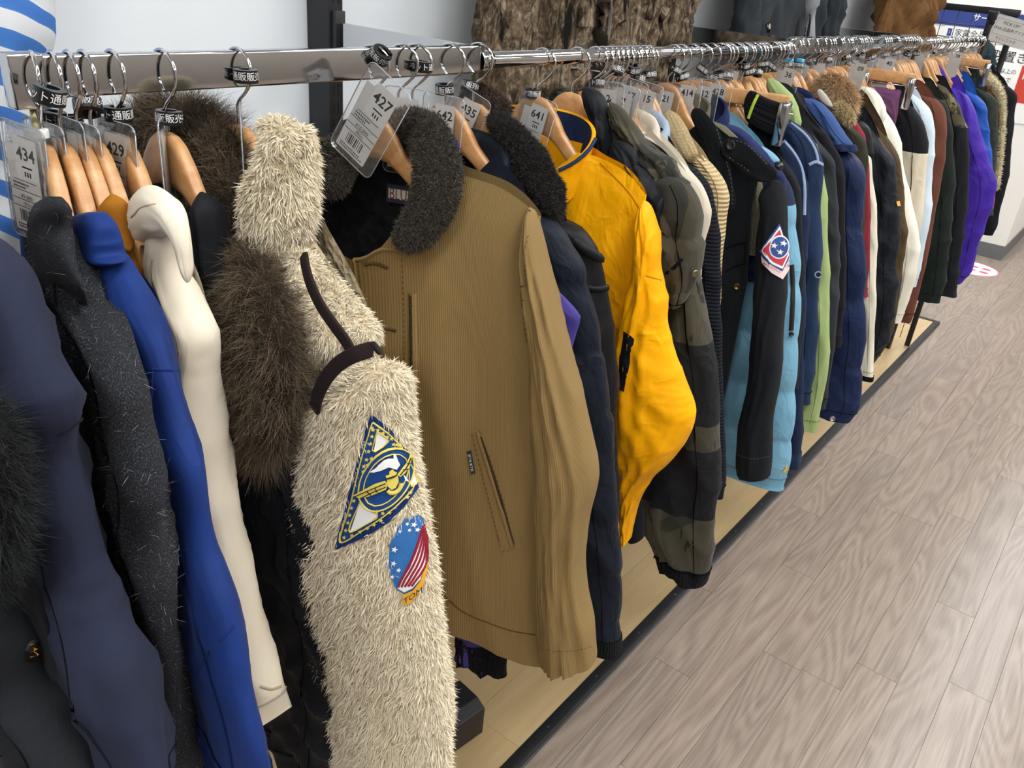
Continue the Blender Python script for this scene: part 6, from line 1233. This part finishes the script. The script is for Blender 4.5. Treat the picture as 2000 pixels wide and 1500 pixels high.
def leaf_camo():
    t = NT('leaf_camo'); t.set(Roughness=.9, Specular_IOR_Level=.15); v = t.coord('Object')
    n1 = t.noise(t.coord('Object', (1, 1, .7)), 20, 5, .7, 1.5); n2 = t.noise(t.coord('Object', (1, 1, .55)), 55, 4, .65, 2.); n3 = t.noise(v, 9, 2, .5, .6); n4 = t.noise(t.coord('Object', (2.2, 2.2, .4)), 12, 3, .6, 1.)
    a = t.ramp(n1, [(.33, lin('1E1A15')), (.46, lin('4A3E30')), (.55, lin('776652')), (.66, lin('A3947E'))])
    b = t.ramp(n2, [(.40, lin('1A1713')), (.52, lin('5B4D3C')), (.66, lin('B8AC98'))])
    c = t.mix(.45, a, b); c = t.mix(t.ramp(n3, [(.55, (0, 0, 0, 1)), (.62, (1, 1, 1, 1))]), c, lin('6B4A2A')) if False else c
    c = t.mix(t.ramp(n4, [(.36, (1, 1, 1, 1)), (.44, (0, 0, 0, 1))]), c, lin('15130F')); t.color(c); return t.m
LC = leaf_camo()
g = Garment('leafy_camo_jacket', 'brown leaf print camouflage jacket hung open on the wall', 'jacket', 1.49, 90, 1.20, X0=-.22)
bd = g.body(1.93, .21, 1.87, .26, .29, 1.215, b=.035, un=.07, amp=.012, drop=.05, fc=(4, 10)); bo = g.cloth_body('body', bd, LC, 80, 100)
s1 = g.tube([(-.20, .0, 1.88, .05, .03), (-.27, -.01, 1.70, .065, .04), (-.31, -.015, 1.50, .062, .04), (-.335, -.02, 1.32, .055, .036), (-.345, -.02, 1.22, .05, .034)], amp=.008); g.cloth_tube('sleeve', s1, LC, 70, 40)
s1 = g.tube([(.20, .0, 1.88, .05, .03), (.26, -.01, 1.70, .06, .035), (.275, -.015, 1.50, .055, .035), (.27, -.02, 1.36, .05, .034)], amp=.006); g.cloth_tube('sleeve', s1, LC, 70, 40)
DB = fabric('dark_brown_fleece', '241F1A', 'plain')
g.ribbon('open_front', bd, [(1180, -10), (1172, 40), (1168, 100), (1160, 170)], .035, DB, .002, bo); g.ribbon('zip_band', bd, [(1222, -10), (1216, 40), (1208, 95), (1200, 160)], .014, DB, .004, bo)
g.ribbon('storm_flap', bd, [(1142, -10), (1140, 20), (1138, 52)], .040, LC, .006, bo, bulge=.004); g.ribbon('front_edge', bd, [(1195, -10), (1188, 60), (1178, 140)], .004, plain('zip_grey', '7C776E', .5), .004, bo)
g.ribbon('pocket_flap', bd, [(1262, 20), (1290, 26), (1325, 38)], .03, LC, .004, bo, bulge=.003)
disc(g, bd, 1246, 33, .008, plain('snap_dark', '3A352C', .4, .8), bo, 'snap', off=.005)
wall_arm(1.49, -.22, 1.97, 'black display arm holding the leaf print jacket')
g = Garment('charcoal_coat', 'charcoal zip jacket hung on the wall in the middle', 'jacket', 2.36, 90, 1.20, X0=-.19)
CHZ = fabric('charcoal_bonded', '33383D', 'plain', '262A2E')
bd = g.body(1.93, .21, 1.87, .25, .27, 1.24, b=.032, un=.07, amp=.010, fc=(3, 8)); bo = g.cloth_body('body', bd, CHZ, 70, 90)
for s in (-1, 1): s1 = g.tube([(.20 * s, 0, 1.88, .05, .03), (.27 * s, -.01, 1.70, .06, .035), (.295 * s, -.015, 1.50, .055, .034), (.30 * s, -.02, 1.34, .05, .03)], amp=.005, seed=s + 3); g.cloth_tube('sleeve', s1, CHZ, 60, 36)
g.ribbon('zip_placket', bd, [(1588, -5), (1582, 30), (1578, 75)], .04, plain('grey_tape', '84898E', .7), .003, bo); g.ribbon('zip_teeth', bd, [(1584, -5), (1579, 30), (1576, 75)], .008, plain('zip_black', '121417', .6), .006, bo); g.ribbon('front_gap', bd, [(1568, -5), (1562, 30), (1558, 75)], .03, plain('gap_black', '0C0D0F', .9), .003, bo)
g.ribbon('pocket_zip', bd, [(1498, 45), (1502, 62), (1508, 80)], .02, plain('zip_black', '121417', .6), .003, bo); g.ribbon('zip_cord', bd, [(1498, 48), (1499, 60)], .012, plain('cord_cream', 'C9C2B2', .7), .006, bo)
wall_arm(2.36, -.19, 1.97, 'black display arm holding the charcoal zip jacket')
TS = fabric('tan_suede', '70502E', 'suede', '5C4124')
g = Garment('tan_suede_coat', 'tan brown suede garment draped in folds on the wall near the grid', 'coat', 3.47, 90, 1.18, X0=-.17)
bd = g.body(1.93, .22, 1.86, .30, .36, 1.20, b=.04, un=.07, amp=.028, fc=(5, 11)); g.cloth_body('body', bd, TS, 60, 140)
wall_arm(3.47, -.17, 1.97, 'black display arm holding the tan suede coat')
# clothes beyond the grid
for Y, R, m, n, l in ((4.22, [(1935, 128), (1942, 150), (1944, 190), (1940, 240)], fabric('teal_wool', '16333B', 'plain'), 'teal_jacket', 'dark teal jacket hanging beyond the wire grid'),):
    g = Garment(n, l, 'jacket', Y, 90, .9, X0=-.02); s1 = g.tube([(0, 0, 1.37, .05, .03), (0, 0, 1.3, .12, .05), (0, 0, 1.1, .14, .05), (0, 0, .92, .14, .05)], amp=.006); g.cloth_tube('body', s1, m, 40, 40)
